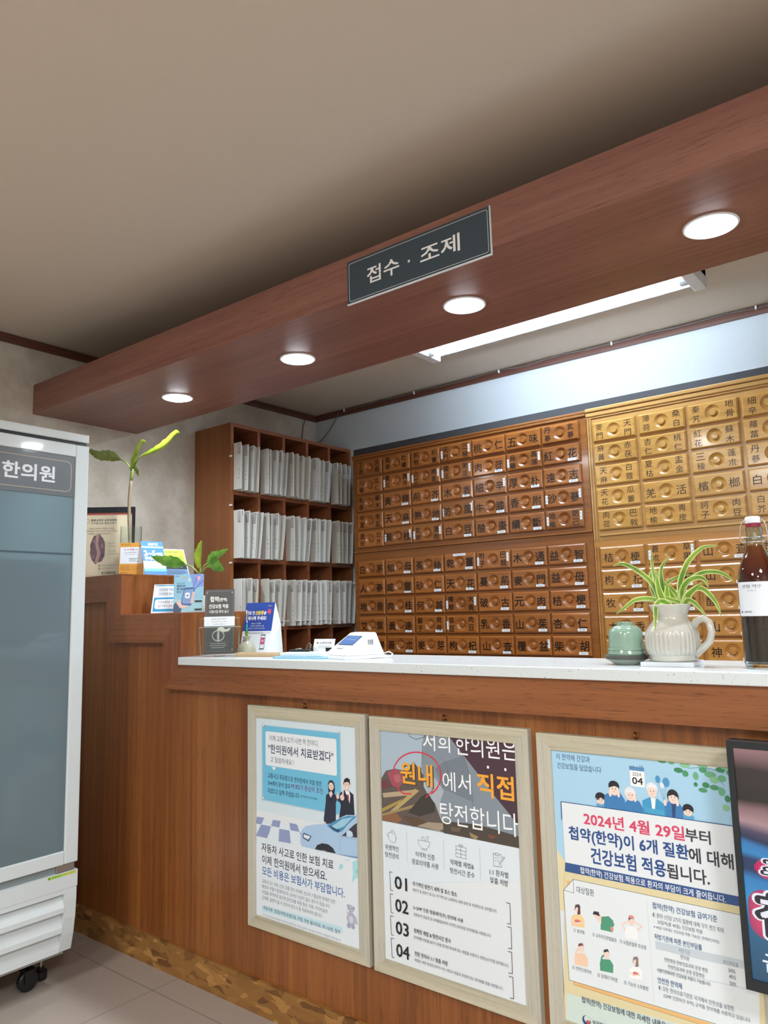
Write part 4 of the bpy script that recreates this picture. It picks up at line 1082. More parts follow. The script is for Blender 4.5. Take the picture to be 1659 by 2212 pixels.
# ------------------------------------------------------------ framed posters
FR = [(.6011, 1.1103, .2602, .9475), (1.1262, 1.6367, .2588, .9447), (1.6592, 2.1700, .2588, .9386)]
FL = ['pale wood framed poster with a car and two people in suits', 'pale wood framed poster with a red ring and rows numbered 01 to 04', 'pale wood framed poster with a cartoon family and a 2024 date']
M_framex = wood('frame_wood_across', '9c9680', 'b9b39c', 'cbc5ae', 'X', 160, 2.5, 0.55, 0.0, 0.25, bands=14)
for k, (xa, xb, za, zb) in enumerate(FR):
    t = thing('framed_poster', FL[k], 'framed poster', (xa, -0.0005, za), 0, 'framed posters on the counter front')
    w, h, q = xb - xa, zb - za, .038
    # mitred mouldings
    def mould(poly, inner_axis, m):
        MB().prism(poly, -0.0195, 0, 'Y').build('frame_moulding', m, t)
    for poly, m in (([(0, 0), (q, q), (q, h - q), (0, h)], M_frame), ([(w, 0), (w, h), (w - q, h - q), (w - q, q)], M_frame),
                    ([(0, h), (q, h - q), (w - q, h - q), (w, h)], M_framex), ([(0, 0), (w, 0), (w - q, q), (q, q)], M_framex)):
        mould(poly, 0, m)
    mb = MB()
    mb.ink = lin('dfe6ea')
    mb.box(q - .004, -.0155, q - .004, w - q + .004, -.004, h - q + .004)
    items = []
    for e in (ART1, ART2, ART3)[k]:
        items.append(e)
    # keep prints inside the sheet
    lo, hx, hz = q * 1000 - 3, (w - q) * 1000 + 3, (h - q) * 1000 + 3
    def cl(p):
        return (min(max(p[0], lo), hx), min(max(p[1], lo), hz))
    its = []
    for e in items:
        if e[0] == 'P':
            its.append(('P', [cl(p) for p in e[1]], e[2]))
        elif e[0] == 'L':
            its.append(('L', [cl(p) for p in e[1]], e[2], e[3]))
        elif e[0] == 'R':
            a, b = cl((e[1], e[2])), cl((e[3], e[4]))
            its.append(('R', a[0], a[1], b[0], b[1], e[5], e[6]))
        else:
            its.append(e)
    its = [e for e in its if not (e[0] == 'T' and (e[2] > hx or e[4] < lo))]
    its = [e for e in its if not (e[0] == 'E' and (e[1] > hx - 3 or e[2] < lo))]
    art(mb, its, plane_m((0, -.0156, 0), (1, 0, 0), (0, 0, 1)), dz=.00002)
    mb.build('poster_sheet', M_print, t)
    HL = ['small brass screw hook above the car poster', 'small brass screw hook above the red ring poster', 'small brass screw hook above the cartoon family poster']
    xh = xa + w * (.5, .5, .48)[k]
    tag(MB().tube([(xh, 0, zb + .004), (xh, -.012, zb + .004), (xh, -.018, zb + .012), (xh, -.012, zb + .017), (xh, -.004, zb + .014)], .0022, 8).build('screw_hook', plain('brass', '8a6a3a', .35, 1.0)), HL[k], 'hook', 'screw hooks above the posters')

# ------------------------------------------------------------ television
t = thing('television', 'black framed flat screen television hanging in front of the cartoon family poster', 'television', (2.122, -.045, .507))
tw, th = .74, .462
mb = MB().box(0, -.055, 0, .012, -.018, th).box(tw - .012, -.055, 0, tw, -.018, th).box(.012, -.055, 0, tw - .012, -.018, .0200).box(.012, -.055, th - .0135, tw - .012, -.018, th)
mb.build('bezel', plain('bezel_black', '22272b', .4), t)
MB().box(.006, -.018, .006, tw - .006, .0, th - .006, ch=.004).build('rear_housing', M_black, t)
MB().box(.25, .0, .1, .49, .0445, .34).build('wall_bracket', M_black, t)
def screen_mat():
    m, nt, b = newmat('screen_picture')
    N, L = nt.nodes, nt.links
    tc = N.new('ShaderNodeTexCoord')
    sp = N.new('ShaderNodeSeparateXYZ')
    L.new(tc.outputs['Object'], sp.inputs[0])
    n = N.new('ShaderNodeTexNoise')
    n.inputs['Scale'].default_value = 5
    L.new(tc.outputs['Object'], n.inputs['Vector'])
    ad = N.new('ShaderNodeMath')
    ad.operation = 'MULTIPLY_ADD'
    ad.inputs[1].default_value = .05
    L.new(n.outputs['Fac'], ad.inputs[0])
    L.new(sp.outputs[2], ad.inputs[2])
    sl = N.new('ShaderNodeMath')
    sl.operation = 'MULTIPLY_ADD'
    sl.inputs[1].default_value = .05
    L.new(sp.outputs[0], sl.inputs[0])
    L.new(ad.outputs[0], sl.inputs[2])
    mr = N.new('ShaderNodeMapRange')
    mr.inputs[1].default_value = .05
    mr.inputs[2].default_value = .48
    L.new(sl.outputs[0], mr.inputs[0])
    rp = N.new('ShaderNodeValToRGB')
    e = rp.color_ramp.elements
    e[0].position = 0
    e[0].color = lin('164a6a')
    e[1].position = 1
    e[1].color = lin('9c7478')
    for p_, c_ in ((.2, '1d6288'), (.32, '2a92c8'), (.41, '2a7fc0'), (.445, '10305c'), (.49, '12315e'), (.515, '2a86c4'), (.55, '2a7ab8'), (.575, '14264a'), (.61, '4a4460'), (.65, 'b08c90'), (.72, '8a686c'), (.76, '1c1614'), (.90, '2c2220'), (.95, '7a5a5e')):
        x = e.new(p_)
        x.color = lin(c_)
    L.new(mr.outputs[0], rp.inputs[0])
    b.inputs['Base Color'].default_value = (.02, .02, .02, 1)
    b.inputs['Roughness'].default_value = .3
    L.new(rp.outputs[0], b.inputs['Emission Color'])
    b.inputs['Emission Strength'].default_value = .75
    return m
scr = MB().box(.012, -.0505, .02, tw - .012, -.03, th - .0135).build('screen', screen_mat(), t)
SCR = []
for q in range(7):
    c_ = ('3a5a9a', '6a4a86', '8a3f70', 'a8386a', 'bc3666', 'c83a68', 'd03c6a')[q]
    if q > 3:
        SCR.append(('R', 16 + 4 * q, 196 + 3 * q, 300, 258 - 3 * q, 24, c_))
    if q > 2:
        SCR.append(('R', 3 + 4 * q, 88 + 3 * q, 330, 196 - 3 * q, 30, c_))
SCR += [('T', '추나', 46, 180, 226, 44, 'f0f2fa', .085), ('T', '추나', 47, 179, 226, 43, '14162a', .055), ('T', '추나', 50, 176, 226, 40, 'eceefa', .02),
       ('T', '첩약', 30, 210, 142, 78, 'f0f2fa', .085), ('T', '첩약', 32, 208, 142, 75, '14162a', .06), ('T', '첩약', 38, 202, 142, 68, 'eceefa', .025), ('T', '급여 적용', 34, 258, 56, 34, 'e8f0fa', .02)]
mb = MB()
art(mb, SCR, plane_m((0, -.0506, 0), (1, 0, 0), (0, 0, 1)), dz=.00008)
mb.build('screen_caption', colmat('screen_caption', .3, emit=.75), scr)
mb = MB()
art(mb, [('R', 42, 5, 62, 18, 0, 'd8dade'), ('R', 64, 6, 110, 17, 0, '55585c')], plane_m((0, -.0552, 0), (1, 0, 0), (0, 0, 1)))
mb.build('sticker', M_print, t)

# ------------------------------------------------------------ refrigerator
FX = 0.013
t = thing('display_refrigerator', 'tall white glass door display refrigerator with dark grey sign band on castors', 'refrigerator', (XL + .02, -.60, 0))
fo = Vector((XL + .02, -.60, 0))
def fb(mb, x0, y0, z0, x1, y1, z1, ch=0.0, mi=0):
    return mb.box(x0 - fo.x, y0 - fo.y, z0, x1 - fo.x, y1 - fo.y, z1, mi, None, ch)
Y0, Y1 = -.93, -.273
M_fr = plain('fridge_enamel', 'ccd4d6', .22, coat=.4)
M_frin = plain('fridge_lining', 'd6dcde', .5)
mb = MB()
fb(mb, fo.x, Y0, .13, -.04, Y0 + .03, 1.885)
fb(mb, fo.x, Y1 - .03, .13, -.04, Y1, 1.885)
fb(mb, fo.x, Y0 + .03, .13, fo.x + .03, Y1 - .03, 1.885)
fb(mb, fo.x + .03, Y0 + .03, .13, -.04, Y1 - .03, .40)
fb(mb, fo.x + .03, Y0 + .03, 1.84, -.04, Y1 - .03, 1.885)
mb.build('cabinet_body', M_fr, t)
mb = MB()
fb(mb, fo.x, Y0, 1.890, FX, Y1, 1.921, .004)
mb.build('top_cap', M_fr, t)
mb = MB()
fb(mb, FX - .04, Y0 + .004, 1.8785, FX - .010, Y1 - .006, 1.8895)
mb.build('upper_gasket', plain('gasket_dark', '2c3236', .5), t)  # dark strip stands in for the shaded gap between cap and door
# door frame
mb = MB()
dx0 = FX - .05
fb(mb, dx0, Y0, .417, FX, Y0 + .05, 1.878, .004)
fb(mb, dx0, Y1 - .05, .417, FX, Y1, 1.878, .004)
fb(mb, dx0, Y0 + .05, .417, FX, Y1 - .05, .462, .003)
fb(mb, dx0, Y0 + .05, 1.832, FX, Y1 - .05, 1.878, .003)
door = mb.build('door_frame', M_fr, t)
m, nt, b = newmat('frosted_pane')
b.inputs['Base Color'].default_value = lin('8ba0a8')
b.inputs['Roughness'].default_value = .33
b.inputs['Transmission Weight'].default_value = .55
b.inputs['IOR'].default_value = 1.3
b.inputs['Coat Weight'].default_value = .6
b.inputs['Coat Roughness'].default_value = .03
mb = MB()
fb(mb, FX - .012, Y0 + .05, .462, FX - .007, Y1 - .05, 1.683)
mb.build('glass_pane', m, door)
mb = MB()
fb(mb, FX - .0068, Y0 + .05, 1.473, FX - .006, Y1 - .052, 1.4795)
mb.build('film_seam', plain('film_seam', '4a5a62', .3), door)
mb = MB()
fb(mb, FX - .02, Y0 + .05, 1.683, FX - .005, Y1 - .05, 1.832)
mb.build('sign_band', plain('sign_band_grey', '646a6f', .3, coat=.3), door)
mb = MB()
FM = plane_m((FX - .0048 - fo.x, 0 - fo.y, 0), (0, 1, 0), (0, 0, 1))
art(mb, [('L', outline(-868, 1701, -338, 1811, 20), 2.0, 'c0ad90'), ('T', '한의원', -583, -400, 1756, 56, 'dfe2e6', .025)], FM)
mb.build('lettering', M_print, door)
lamp('fridge_lamp', 'RECTANGLE', .3, .4, 2.5, (.85, .97, 1.0), (-.30, -.60, 1.82))  # fill lamp added inside to brighten the frosted pane
# inner shelves with bottles of pale drinks behind the frosted pane
for z in (.70, .95, 1.20, 1.45):
    mb = MB()
    fb(mb, fo.x + .05, Y0 + .04, z, -.09, Y1 - .04, z + .008)
    mb.build('wire_shelf', M_steel, t)
# lower grille panel
prof = [(FX - .03, .392), (FX, .392), (FX, .30), (FX - .005, .24), (FX - .02, .17), (FX - .04, .129), (FX - .07, .129)]
mb = MB()
segs = [(.392, .345, FX, FX), (.345, .328, FX, FX)]
mb.prism([(x - fo.x, z) for x, z in [(FX - .05, .392), (FX, .392), (FX, .338), (FX - .05, .338)]], Y0 - fo.y, Y1 - fo.y, 'Y')
mb.prism([(x - fo.x, z) for x, z in [(FX - .05, .338), (FX - .001, .338), (FX - .001, .30), (FX - .005, .24), (FX - .014, .185), (FX - .028, .129), (FX - .07, .129)]], Y1 - .045 - fo.y, Y1 - .002 - fo.y, 'Y')
mb.prism([(x - fo.x, z) for x, z in [(FX - .05, .338), (FX - .001, .338), (FX - .001, .30), (FX - .005, .24), (FX - .014, .185), (FX - .028, .129), (FX - .07, .129)]], Y0 + .002 - fo.y, Y0 + .045 - fo.y, 'Y')
zz = [(.338, FX - .001), (.322, FX - .001), (.262, FX - .003), (.195, FX - .012), (.129, FX - .028)]
for i in range(1, len(zz) - 1):
    z1_, xx1 = zz[i]
    z0_, xx0 = zz[i + 1]
    # blade: recessed at its upper edge, flush at its lower edge
    mb.prism([(x - fo.x, z) for x, z in [(xx1 - .022, z1_), (xx0 + .0015, z0_ + .016), (xx0 + .0015, z0_), (xx0 - .04, z0_), (xx1 - .04, z1_)]], Y0 + .045 - fo.y, Y1 - .045 - fo.y, 'Y')
mb.prism([(x - fo.x, z) for x, z in [(FX - .05, .338), (FX - .001, .338), (FX - .001, .322), (FX - .05, .322)]], Y0 + .045 - fo.y, Y1 - .045 - fo.y, 'Y')
mb.build('grille_panel', M_fr, t)
mb = MB()
fb(mb, FX - .10, Y0 + .02, .115, FX - .045, Y1 - .02, .13)
fb(mb, fo.x + .01, Y0 + .02, .105, FX - .1, Y1 - .02, .13)
mb.build('base_rail', plain('base_rail', 'a8aca8', .5), t)
mb = MB()
fb(mb, FX - .045, Y0 + .02, .392, FX - .012, Y1 - .01, .417)
mb.build('door_gap', plain('gasket_grey', '7f8a8c', .5), t)
mb = MB()
fb(mb, FX - .02, Y1 - .075, .394, FX - .004, Y1 - .01, .416, .002)
mb.build('hinge', plain('hinge_metal', '9a8f88', .4, .6), t)
mb = MB()
art(mb, [('R', -379, 381, -279, 390, 0, '9fcf4e'), ('R', -330, 381, -279, 390, 0, 'c9d860'), ('E', -374, 385.5, 3, 3, '3f6a2a'), ('T', 'Made by DAEYOUNG', -366, -283, 385.5, 5.5, '4f5a2c', .01)], plane_m((FX + .0004 - fo.x, -fo.y, 0), (0, 1, 0), (0, 0, 1)))
mb.build('sticker', M_print, t)
for x, y in ((-.118, -.370), (-.118, -.84), (-.64, -.37), (-.64, -.84)):
    T = Matrix.Translation((x - fo.x, y - fo.y, 0))
    c = MB().box(-.022, -.02, .066, .022, .02, .072, 0, T).box(-.018, -.016, .030, -.014, .016, .07, 0, T).box(.014, -.016, .03, .018, .016, .07, 0, T).tube([T @ Vector((0, 0, .07)), T @ Vector((0, 0, .106))], .006, 10)
    cf = c.build('castor', M_black, t)
    R = T @ Matrix.Translation((0, 0, .034)) @ Matrix.Rotation(PI / 2, 4, 'Y')
    MB().lathe([(.0, -.012), (.030, -.012), (.034, -.008), (.034, .008), (.030, .012), (0, .012)], 24, 0, R, cap0=False, cap1=False).build('wheel', M_black, cf)
T = Matrix.Translation((-.165 - fo.x, -.300 - fo.y, 0))
MB().lathe([(.020, .0), (.022, .004), (.022, .028), (.012, .034), (0.012, .04)], 20, 0, T).build('levelling_foot', M_black, t)
MB().lathe([(.006, .04), (.006, .105)], 12, 0, T).build('foot_bolt', M_steel, t)

# ------------------------------------------------------------ pigeonhole shelf with patient charts
PX, PY0, PY1, PZ = -0.468, 0.798, 1.7585, 2.258
t = thing('pigeonhole_shelf', 'tall brown wooden pigeonhole shelf packed with white patient charts', 'shelf', (XL + .002, PY0, 0))
dx, dy = PX - (XL + .002), PY1 - PY0
th = .02
MB().box(0, 0, 0, dx, th, PZ).build('side_panel', M_side, t)
MB().box(0, dy - th, 0, dx, dy, PZ).build('side_panel', M_side, t)
MB().box(0, th, PZ - th, dx, dy - th, PZ).build('top_board', M_shelf, t)
MB().box(0, th, 0, .006, dy - th, PZ - th).build('back_panel', M_shelf_in, t)
SH = [1.894, 1.539, 1.182, .824]
for z in SH:
    MB().box(.006, th, z - th, dx, dy - th, z).build('shelf_board', M_shelf, t)
pitch = (dy - th) / 5
tops = [PZ - th] + [z - th for z in SH[:-1]]
for z0, z1 in zip(SH, tops):
    for k in range(1, 5):
        y = k * pitch
        MB().box(.006, y, z0, dx - .002, y + th, z1).build('divider', M_shelf, t)
for z in (1.815, 1.515, 2.075):
    MB().box(dx - .004, -.006, z - .004, dx + .012, .001, z + .004).build('peg', M_white, t)

# a handful of chart shapes: leaning bundles of sheets
CL = .322
def chart_mesh(seed, thick):
    r = random.Random(seed)
    mb = MB()
    n = 3
    for i in range(n):
        y0 = thick * i / n
        y1 = thick * (i + .84) / n
        pr = r.uniform(-.012, .0) if i else 0
        hh = .247 + r.uniform(-.012, .004)
        bw = r.uniform(-.0010, .0010)
        rows = 4
        vs = []
        for j in range(rows + 1):
            z = hh * j / rows
            q = bw * math.sin(PI * j / rows) * 3
            for (x, y) in ((.02, y0), (CL + pr, y0), (CL + pr + .001, y1), (.02, y1)):
                vs.append((x, y + q, z))
        fs = []
        for j in range(rows):
            for a in range(4):
                b = (a + 1) % 4
                fs.append((j * 4 + a, j * 4 + b, (j + 1) * 4 + b, (j + 1) * 4 + a))
        fs += [(3, 2, 1, 0), tuple(rows * 4 + a for a in range(4))]
        mb.add(vs, fs)
    return mb
protos = []
for k in range(6):
    o = chart_mesh(k, (.0066, .0072, .0078, .0066, .0085, .0072)[k]).build('patient_chart', M_paper)
    protos.append((o, (.0066, .0072, .0078, .0066, .0085, .0072)[k]))
FP = plane_m((0, 0, 0), (1, 0, 0), (0, 0, 1))
tagb = MB()
art(tagb, [('R', 0, 0, 18, 52, 0, 'd6d6d2'), ('L', [(0, 0), (18, 0), (18, 52), (0, 52), (0, 0)], 1.8, '3a2a30')] + [('T', c_, 5, 13, 44 - 9.5 * i, 7, '2a2628', .03) for i, c_ in enumerate('가나다라마')], FP, dz=.00008)
tag_o = tagb.build('name_tag', M_print)
tagr = MB()
art(tagr, [('R', 0, 0, 19, 54, 0, 'dcdad8'), ('L', [(0, 0), (19, 0), (19, 54), (0, 54), (0, 0)], 2.0, '8a2a3e')] + [('T', c_, 5.5, 14, 46 - 9.8 * i, 7, '3a3036', .03) for i, c_ in enumerate('바사아자차')], FP, dz=.00008)
tag_r = tagr.build('name_tag', M_print)
dots = MB()
art(dots, [('R', 0, 0, 4, 5, 0, '4c4a4a'), ('R', .6, 24, 4.6, 29, 0, '4c4a4a'), ('R', .2, 48, 4.2, 53, 0, '4c4a4a')], FP, dz=.00008)
dot_o = dots.build('punch_marks', M_print)
used = set()
ORD = ['first', 'second', 'third', 'fourth', 'fifth']
ROW = ['top', 'second', 'third']
rc = random.Random(21)
def place(proto, loc, rot, label, group, extra):
    if proto.name not in used:
        o = proto
        used.add(proto.name)
    else:
        o = proto.copy()
        COL.objects.link(o)
    o.location = loc
    o.rotation_euler = rot
    tag(o, label, 'patient chart', group)
    for e, l in extra:
        if e.name in used:
            c = e.copy()
            COL.objects.link(c)
        else:
            c = e
            used.add(e.name)
        c.parent = o
        c.location = l
    return o
for r_ in range(3):
    for c_ in range(5):
        y = PY0 + (c_ * pitch if c_ else 0) + th + .002
        yend = PY0 + (c_ + 1) * pitch - .003
        items = []
        tot = 0
        fan = rc.uniform(.010, .034)
        while True:
            p = rc.choice(protos)
            if tot + p[1] + .0006 > (yend - y) - fan:
                break
            items.append(p)
            tot += p[1] + .0006
        n = len(items)
        base = rc.uniform(0, .2)
        back = 0.0
        for i, (p, tk) in enumerate(items):
            lean = math.atan(fan * (i / n) ** 1.2 / .247)
            ex = []
            lab = 'white paper patient chart in the %s compartment of the %s row of the file shelf' % (ORD[c_], ROW[r_])
            # charts stand in loose batches: each batch steps out and then creeps back
            step = i % 5 == (c_ * 2 + r_) % 5 or i == 0
            if step:
                back = rc.uniform(.026, .036)
                if rc.random() < .62:
                    ex.append((tag_r if rc.random() < .45 else tag_o, (CL - .024, -.0004, rc.uniform(.182, .19))))
                if rc.random() < .75:
                    ex.append((dot_o, (CL - rc.uniform(.010, .018), -.0004, .055)))
            else:
                back = max(0, back - rc.uniform(.002, .013))
            place(p, (XL + .008 + back, y, SH[r_] + rc.choice((0, 0, 0, .004))), (-lean, 0, rc.uniform(-.004, .004)), lab, 'charts in compartment %s of the %s row' % (ORD[c_], ROW[r_]), ex)
            y += tk + .0006
# loose charts lying in the bottom row
for c_ in range(5):
    for i in range(3 if c_ in (1, 2, 3) else 2):
        pr_ = protos[i][0]
        o = pr_.copy() if pr_.name in used else pr_
        if o is not pr_:
            COL.objects.link(o)
        used.add(pr_.name)
        ky = PY0 + c_ * pitch + th + .012
        o.rotation_euler = (-PI / 2 + .02, 0, 0)
        o.scale = (1, 1, .58)
        o.location = (XL + .012 + .012 * i, ky - .002, SH[2] + .0095 + .0095 * i)
        tag(o, 'white patient chart lying flat in the %s compartment of the bottom row' % ORD[c_], 'patient chart', 'charts lying in compartment %s of the bottom row' % ORD[c_])

# ------------------------------------------------------------ herb drawer cabinets
def drawer_mesh(w, h, m):
    """raised field with bevelled rim and a turned dish around the knob; origin at the lower corner of the back"""
    mb = MB()
    d, bv, N = .0135, .006, 40
    R = .031
    cx, cz = w / 2, h / 2
    # sides and bevel
    o = [(0, 0), (w, 0), (w, h), (0, h)]
    i = [(bv, bv), (w - bv, bv), (w - bv, h - bv), (bv, h - bv)]
    vs = [(x, 0, z) for x, z in o] + [(x, -d + .0045, z) for x, z in o] + [(x, -d, z) for x, z in i]
    fs = []
    for a in range(4):
        b = (a + 1) % 4
        fs += [(a, b, 4 + b, 4 + a), (4 + a, 4 + b, 8 + b, 8 + a)]
    mb.add(vs, fs)
    # field with a round hole
    ring = [(cx + R * math.cos(2 * PI * k / N + PI / 4), cz + R * math.sin(2 * PI * k / N + PI / 4)) for k in range(N)]
    cor = {0: (w - bv, h - bv), N // 4: (bv, h - bv), N // 2: (bv, bv), 3 * N // 4: (w - bv, bv)}
    outp = []
    for k in range(N):
        s = k // (N // 4)
        f = (k % (N // 4)) / (N // 4)
        a = cor[s * (N // 4)]
        b = cor[((s + 1) % 4) * (N // 4)]
        outp.append((a[0] + (b[0] - a[0]) * f, a[1] + (b[1] - a[1]) * f))
    mb.add([(x, -d, z) for x, z in outp] + [(x, -d, z) for x, z in ring], [(k, (k + 1) % N, N + (k + 1) % N, N + k) for k in range(N)])
    M = Matrix.Translation((cx, -d, cz)) @ Matrix.Rotation(PI / 2, 4, 'X')
    mb.lathe([(R, 0), (R - .003, -.0022), (R - .009, -.0062), (R - .013, -.0078), (.0148, -.0078)], N, 0, M, True, False, True)
    return mb
def knob_mesh(w, h):
    M = Matrix.Translation((w / 2, -.0135, h / 2)) @ Matrix.Rotation(PI / 2, 4, 'X')
    return MB().lathe([(.0146, -.0077), (.0142, -.0008), (.0126, .0010), (.006, .0014), (0, .0014)], 28, 0, M, True, False, False)

HAN = {}
def han_words(s):
    return [x.split('/') for x in s.split()]
DU = [han_words(x) for x in ('丁香/沈香 龍骨/牡蠣 枳殼/枳實 天門/三稜 桃/仁 五/味 丹蔘/玄蔘', '川椒/瓜仁 桑白/黃芩 白芷/麻黃 獨活/羌活 肉/蓯 烏藥/菖蒲 紅/花', '乳香/蘇木 黃/精 荊/芥 木/香 細/辛 厚/朴 遠/志', '半夏/南星 天/麻 熟/地 防/風 牛/膝 香/附 沙/蔘', '貢砂/白芥 黃/枝 玄胡/蓮肉 白/豆 酸/棗 續/斷 地楡/防己')]
DW = [han_words(x) for x in ('白/茅 知/母 菟/絲 乾/薑 附子/巴戟 木/通 益/智', '人/蔘 威/靈 砂/仁 天/花 蔓/荊 麥/門 益/母', '地/骨 肉/桂 何/首 檳榔/大黃 破/古 元/肉 桔/梗', '艾/葉 黃/連 蘇子/貝母 草豆/肉豆 乳/香 山/茱 杏/仁', '當/歸 蒼/朮 麥/芽 枸/杞 山/査 覆/盆 柴/胡')]
LU = [han_words(x) for x in ('麥門/天門 薄荷/桑白 秦艽/地骨 細辛/靑蒿 當/歸', '麻黃/赤茯 杏仁/桃仁 紅花/蘇木 蘿葍/芥子 川/芎', '天麻/白蔻 夏枯/盂金 三稜/蓬朮 丹蔘/玄蔘 白/芍', '天花/瓜蔞 羌/活 檳/榔 白/朮 甘/草', '肉蓯/巴戟 地楡/靑皮 訶子/肉豆 白芥/葶藶 半/夏')]
LW = [han_words(x) for x in ('桔/梗 蒼朮/草果 山/査 茴/香 陳/皮', '枸/杞 茯/神 山/藥 杜/冲 厚/朴', '牧/丹 蒼/朮 酸/棗 遠/志 蓮/肉', '木/香 忍/冬 山/茱 黃/芪 人/蔘', '右/歸 枳/實 神/麯 知/母 澤/瀉')]
# stickers: H under the second word, V upright ones beside both words, R beside the second, L beside the first
SU = ['...V..., .VVV.VV'.replace(', ', '|'), '', '']
S_DU = ['...V...', '.VVVHVH', '.HHHRHH', '.HHVHHV', '.VVHHHV']
S_DW = ['.HHTVHH', '.HHHHHH', '.HHVHHH', '.HHLHHH', '.H.HHRH']
S_LU = ['.....'] * 5
S_LW = ['HVHH.', 'HHHHH', 'HHHH.', 'HHHHH', '.RHHH']
KOR = ['국산', '중국', '목향', '구기자', '백두구', '산사', '황정', '형개', '우슬', '건강', '목단피', '당귀', '천궁', '길경', '향부자', '원지', '속단', '행인', '창출', '시호']
kc = random.Random(5)
def sticker(mb, mb_x, z, ww, hh, vertical, d, txt):
    Mx = plane_m((mb_x, -d - .0003, z), (1, 0, 0), (0, 0, 1))
    mb.box(0, -.0002, 0, ww, .0003, hh, 0, Matrix.Translation((mb_x, -d - .0001, z)))
    if vertical:
        n = len(txt)
        for i, ch in enumerate(txt):
            mb.text(ch, ww * .22, ww * .78, hh * (1 - (i + .7) / (n + .4)), hh * .6 / (n + .4), .0001, 1, Mx, 0.0, 1)
    else:
        mb.text(txt, ww * .2, ww * .8, hh * .5, hh * .5, .0001, 1, Mx, 0.0, 1)

def cabinet(label, x0, x1, z0, z1, mats, xs, w, h, rows, words, stick, bold, light):
    t = thing('herb_drawer_cabinet', label, 'herb cabinet', (x0, 1.4635, z0))
    mc, md = mats
    dep = YB - .002 - 1.4635
    W_, H_ = x1 - x0, z1 - z0
    MB().box(0, 0, 0, W_, dep, H_).build('carcass', mc, t)
    if light:
        mb = MB()
        for xx in (.004, .016):
            mb.box(xx, -.006, .004, xx + .006, 0, H_ - .02, ch=.002)
        mb.build('edge_bead', mc, t)
    first = None
    dm = drawer_mesh(w, h, md)
    for r_, (zt, row) in enumerate(zip(rows, words)):
        for c_, xd in enumerate(xs):
            if first is None:
                dr = dm.build('drawer', md, t)
                kn = knob_mesh(w, h).build('knob', md, dr)
                first = (dr, kn)
            else:
                dr = first[0].copy()
                COL.objects.link(dr)
                dr.parent = t
                kn = first[1].copy()
                COL.objects.link(kn)
                kn.parent = dr
            dr.location = (xd - x0, 0, zt - h - z0)
            if c_ >= len(row):
                continue
            Mx = plane_m((0, -.0138, 0), (1, 0, 0), (0, 0, 1))
            for s_, wd in zip((0, 1), row[c_]):
                mb = MB()
                xc = w * (.185 if s_ == 0 else .815)
                jx, jz = kc.uniform(-.004, .004), kc.uniform(-.003, .003)
                if len(wd) == 1:
                    sz = .044 if not light else .040
                    vs, fs, asp = glyphs(wd, bold, 2)
                    ww = min(sz * max(asp, .6), sz * 1.1)
                    hh = ww / asp if asp > 0 else sz
                    hh = min(hh, sz)
                    mb.text(wd, xc + jx - ww / 2, xc + jx + ww / 2, h * .47 + jz, hh, 0, 0, Mx, bold)
                else:
                    for q, ch in enumerate(wd):
                        sz = .031
                        vs, fs, asp = glyphs(ch, bold, 2)
                        ww = min(sz * 1.15, sz * max(asp, .5))
                        hh = min(sz * .95, ww / asp)
                        mb.text(ch, xc + jx - ww / 2, xc + jx + ww / 2, h * (.735 if q == 0 else .28) + jz, hh, 0, 0, Mx, bold)
                mb.build('lettering', M_ink, dr)
            k = stick[r_][c_] if c_ < len(stick[r_]) else '.'
            if k != '.':
                tx = kc.choice(KOR)
                jobs = []
                if k in 'HT':
                    jobs.append((w * .68, .006, .043, .0125, False, .0135, tx))
                if k == 'T':
                    jobs.append((w * .3, h - .012, .075, .012, False, .0135, '당귀신 국산'))
                if k in 'VL':
                    jobs.append((.004, h * .22, .011, .040, True, .0135, tx))
                if k in 'VR':
                    jobs.append((w - .016, h * .38, .011, .040, True, .0135, kc.choice(KOR)))
                for jb in jobs:
                    mb = MB()
                    sticker(mb, *jb)
                    mb.build('paper_label', [M_sticker, M_inktext], dr)
    return t, W_, H_

dxs = [.9925 - .1925 * (6 - k) for k in range(7)]
du, W_, H_ = cabinet('dark brown herb drawer cabinet, upper unit beside the file shelf', -.197, 1.211, 1.573, 2.118, (M_dark, M_darkd), dxs, .1845, .0865, [2.09 - .1005 * k for k in range(5)], DU, S_DU, .014, False)
MB().box(-.002, -.010, H_, W_ + .001, .02, H_ + .012, ch=.003).box(-.001, -.008, H_ - .012, W_, 0, H_ - .001, ch=.002).build('crown_moulding', M_dark, du)
MB().box(0, -.009, .0, W_, 0, .009, ch=.003).build('bottom_bead', M_dark, du)
dw, W_, H_ = cabinet('dark brown herb drawer cabinet, lower unit beside the file shelf', -.197, 1.211, 0, 1.5725, (M_dark, M_darkd), dxs, .1845, .0875, [1.526 - .1028 * k for k in range(5)], DW, S_DW, .016, False)
lxs = [1.2435 + .209 * k for k in range(5)]
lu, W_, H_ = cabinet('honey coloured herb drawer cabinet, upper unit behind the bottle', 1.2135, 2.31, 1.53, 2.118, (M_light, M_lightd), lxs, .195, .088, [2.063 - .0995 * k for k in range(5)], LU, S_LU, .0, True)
MB().box(-.001, -.016, H_ - .002, W_ + .004, .02, H_ + .016, ch=.005).box(0, -.010, H_ - .022, W_, 0, H_ - .002, ch=.003).box(0, -.005, H_ - .03, W_, 0, H_ - .022).build('crown_moulding', M_light, lu)
MB().box(.03, -.008, .020, W_ - .02, 0, .031, ch=.003).build('bottom_bead', M_light, lu)
lw, W_, H_ = cabinet('honey coloured herb drawer cabinet, lower unit behind the pitcher', 1.2135, 2.31, 0, 1.5295, (M_light2, M_light2d), lxs, .195, .0865, [1.501 - .1005 * k for k in range(5)], LW, S_LW, .004, True)

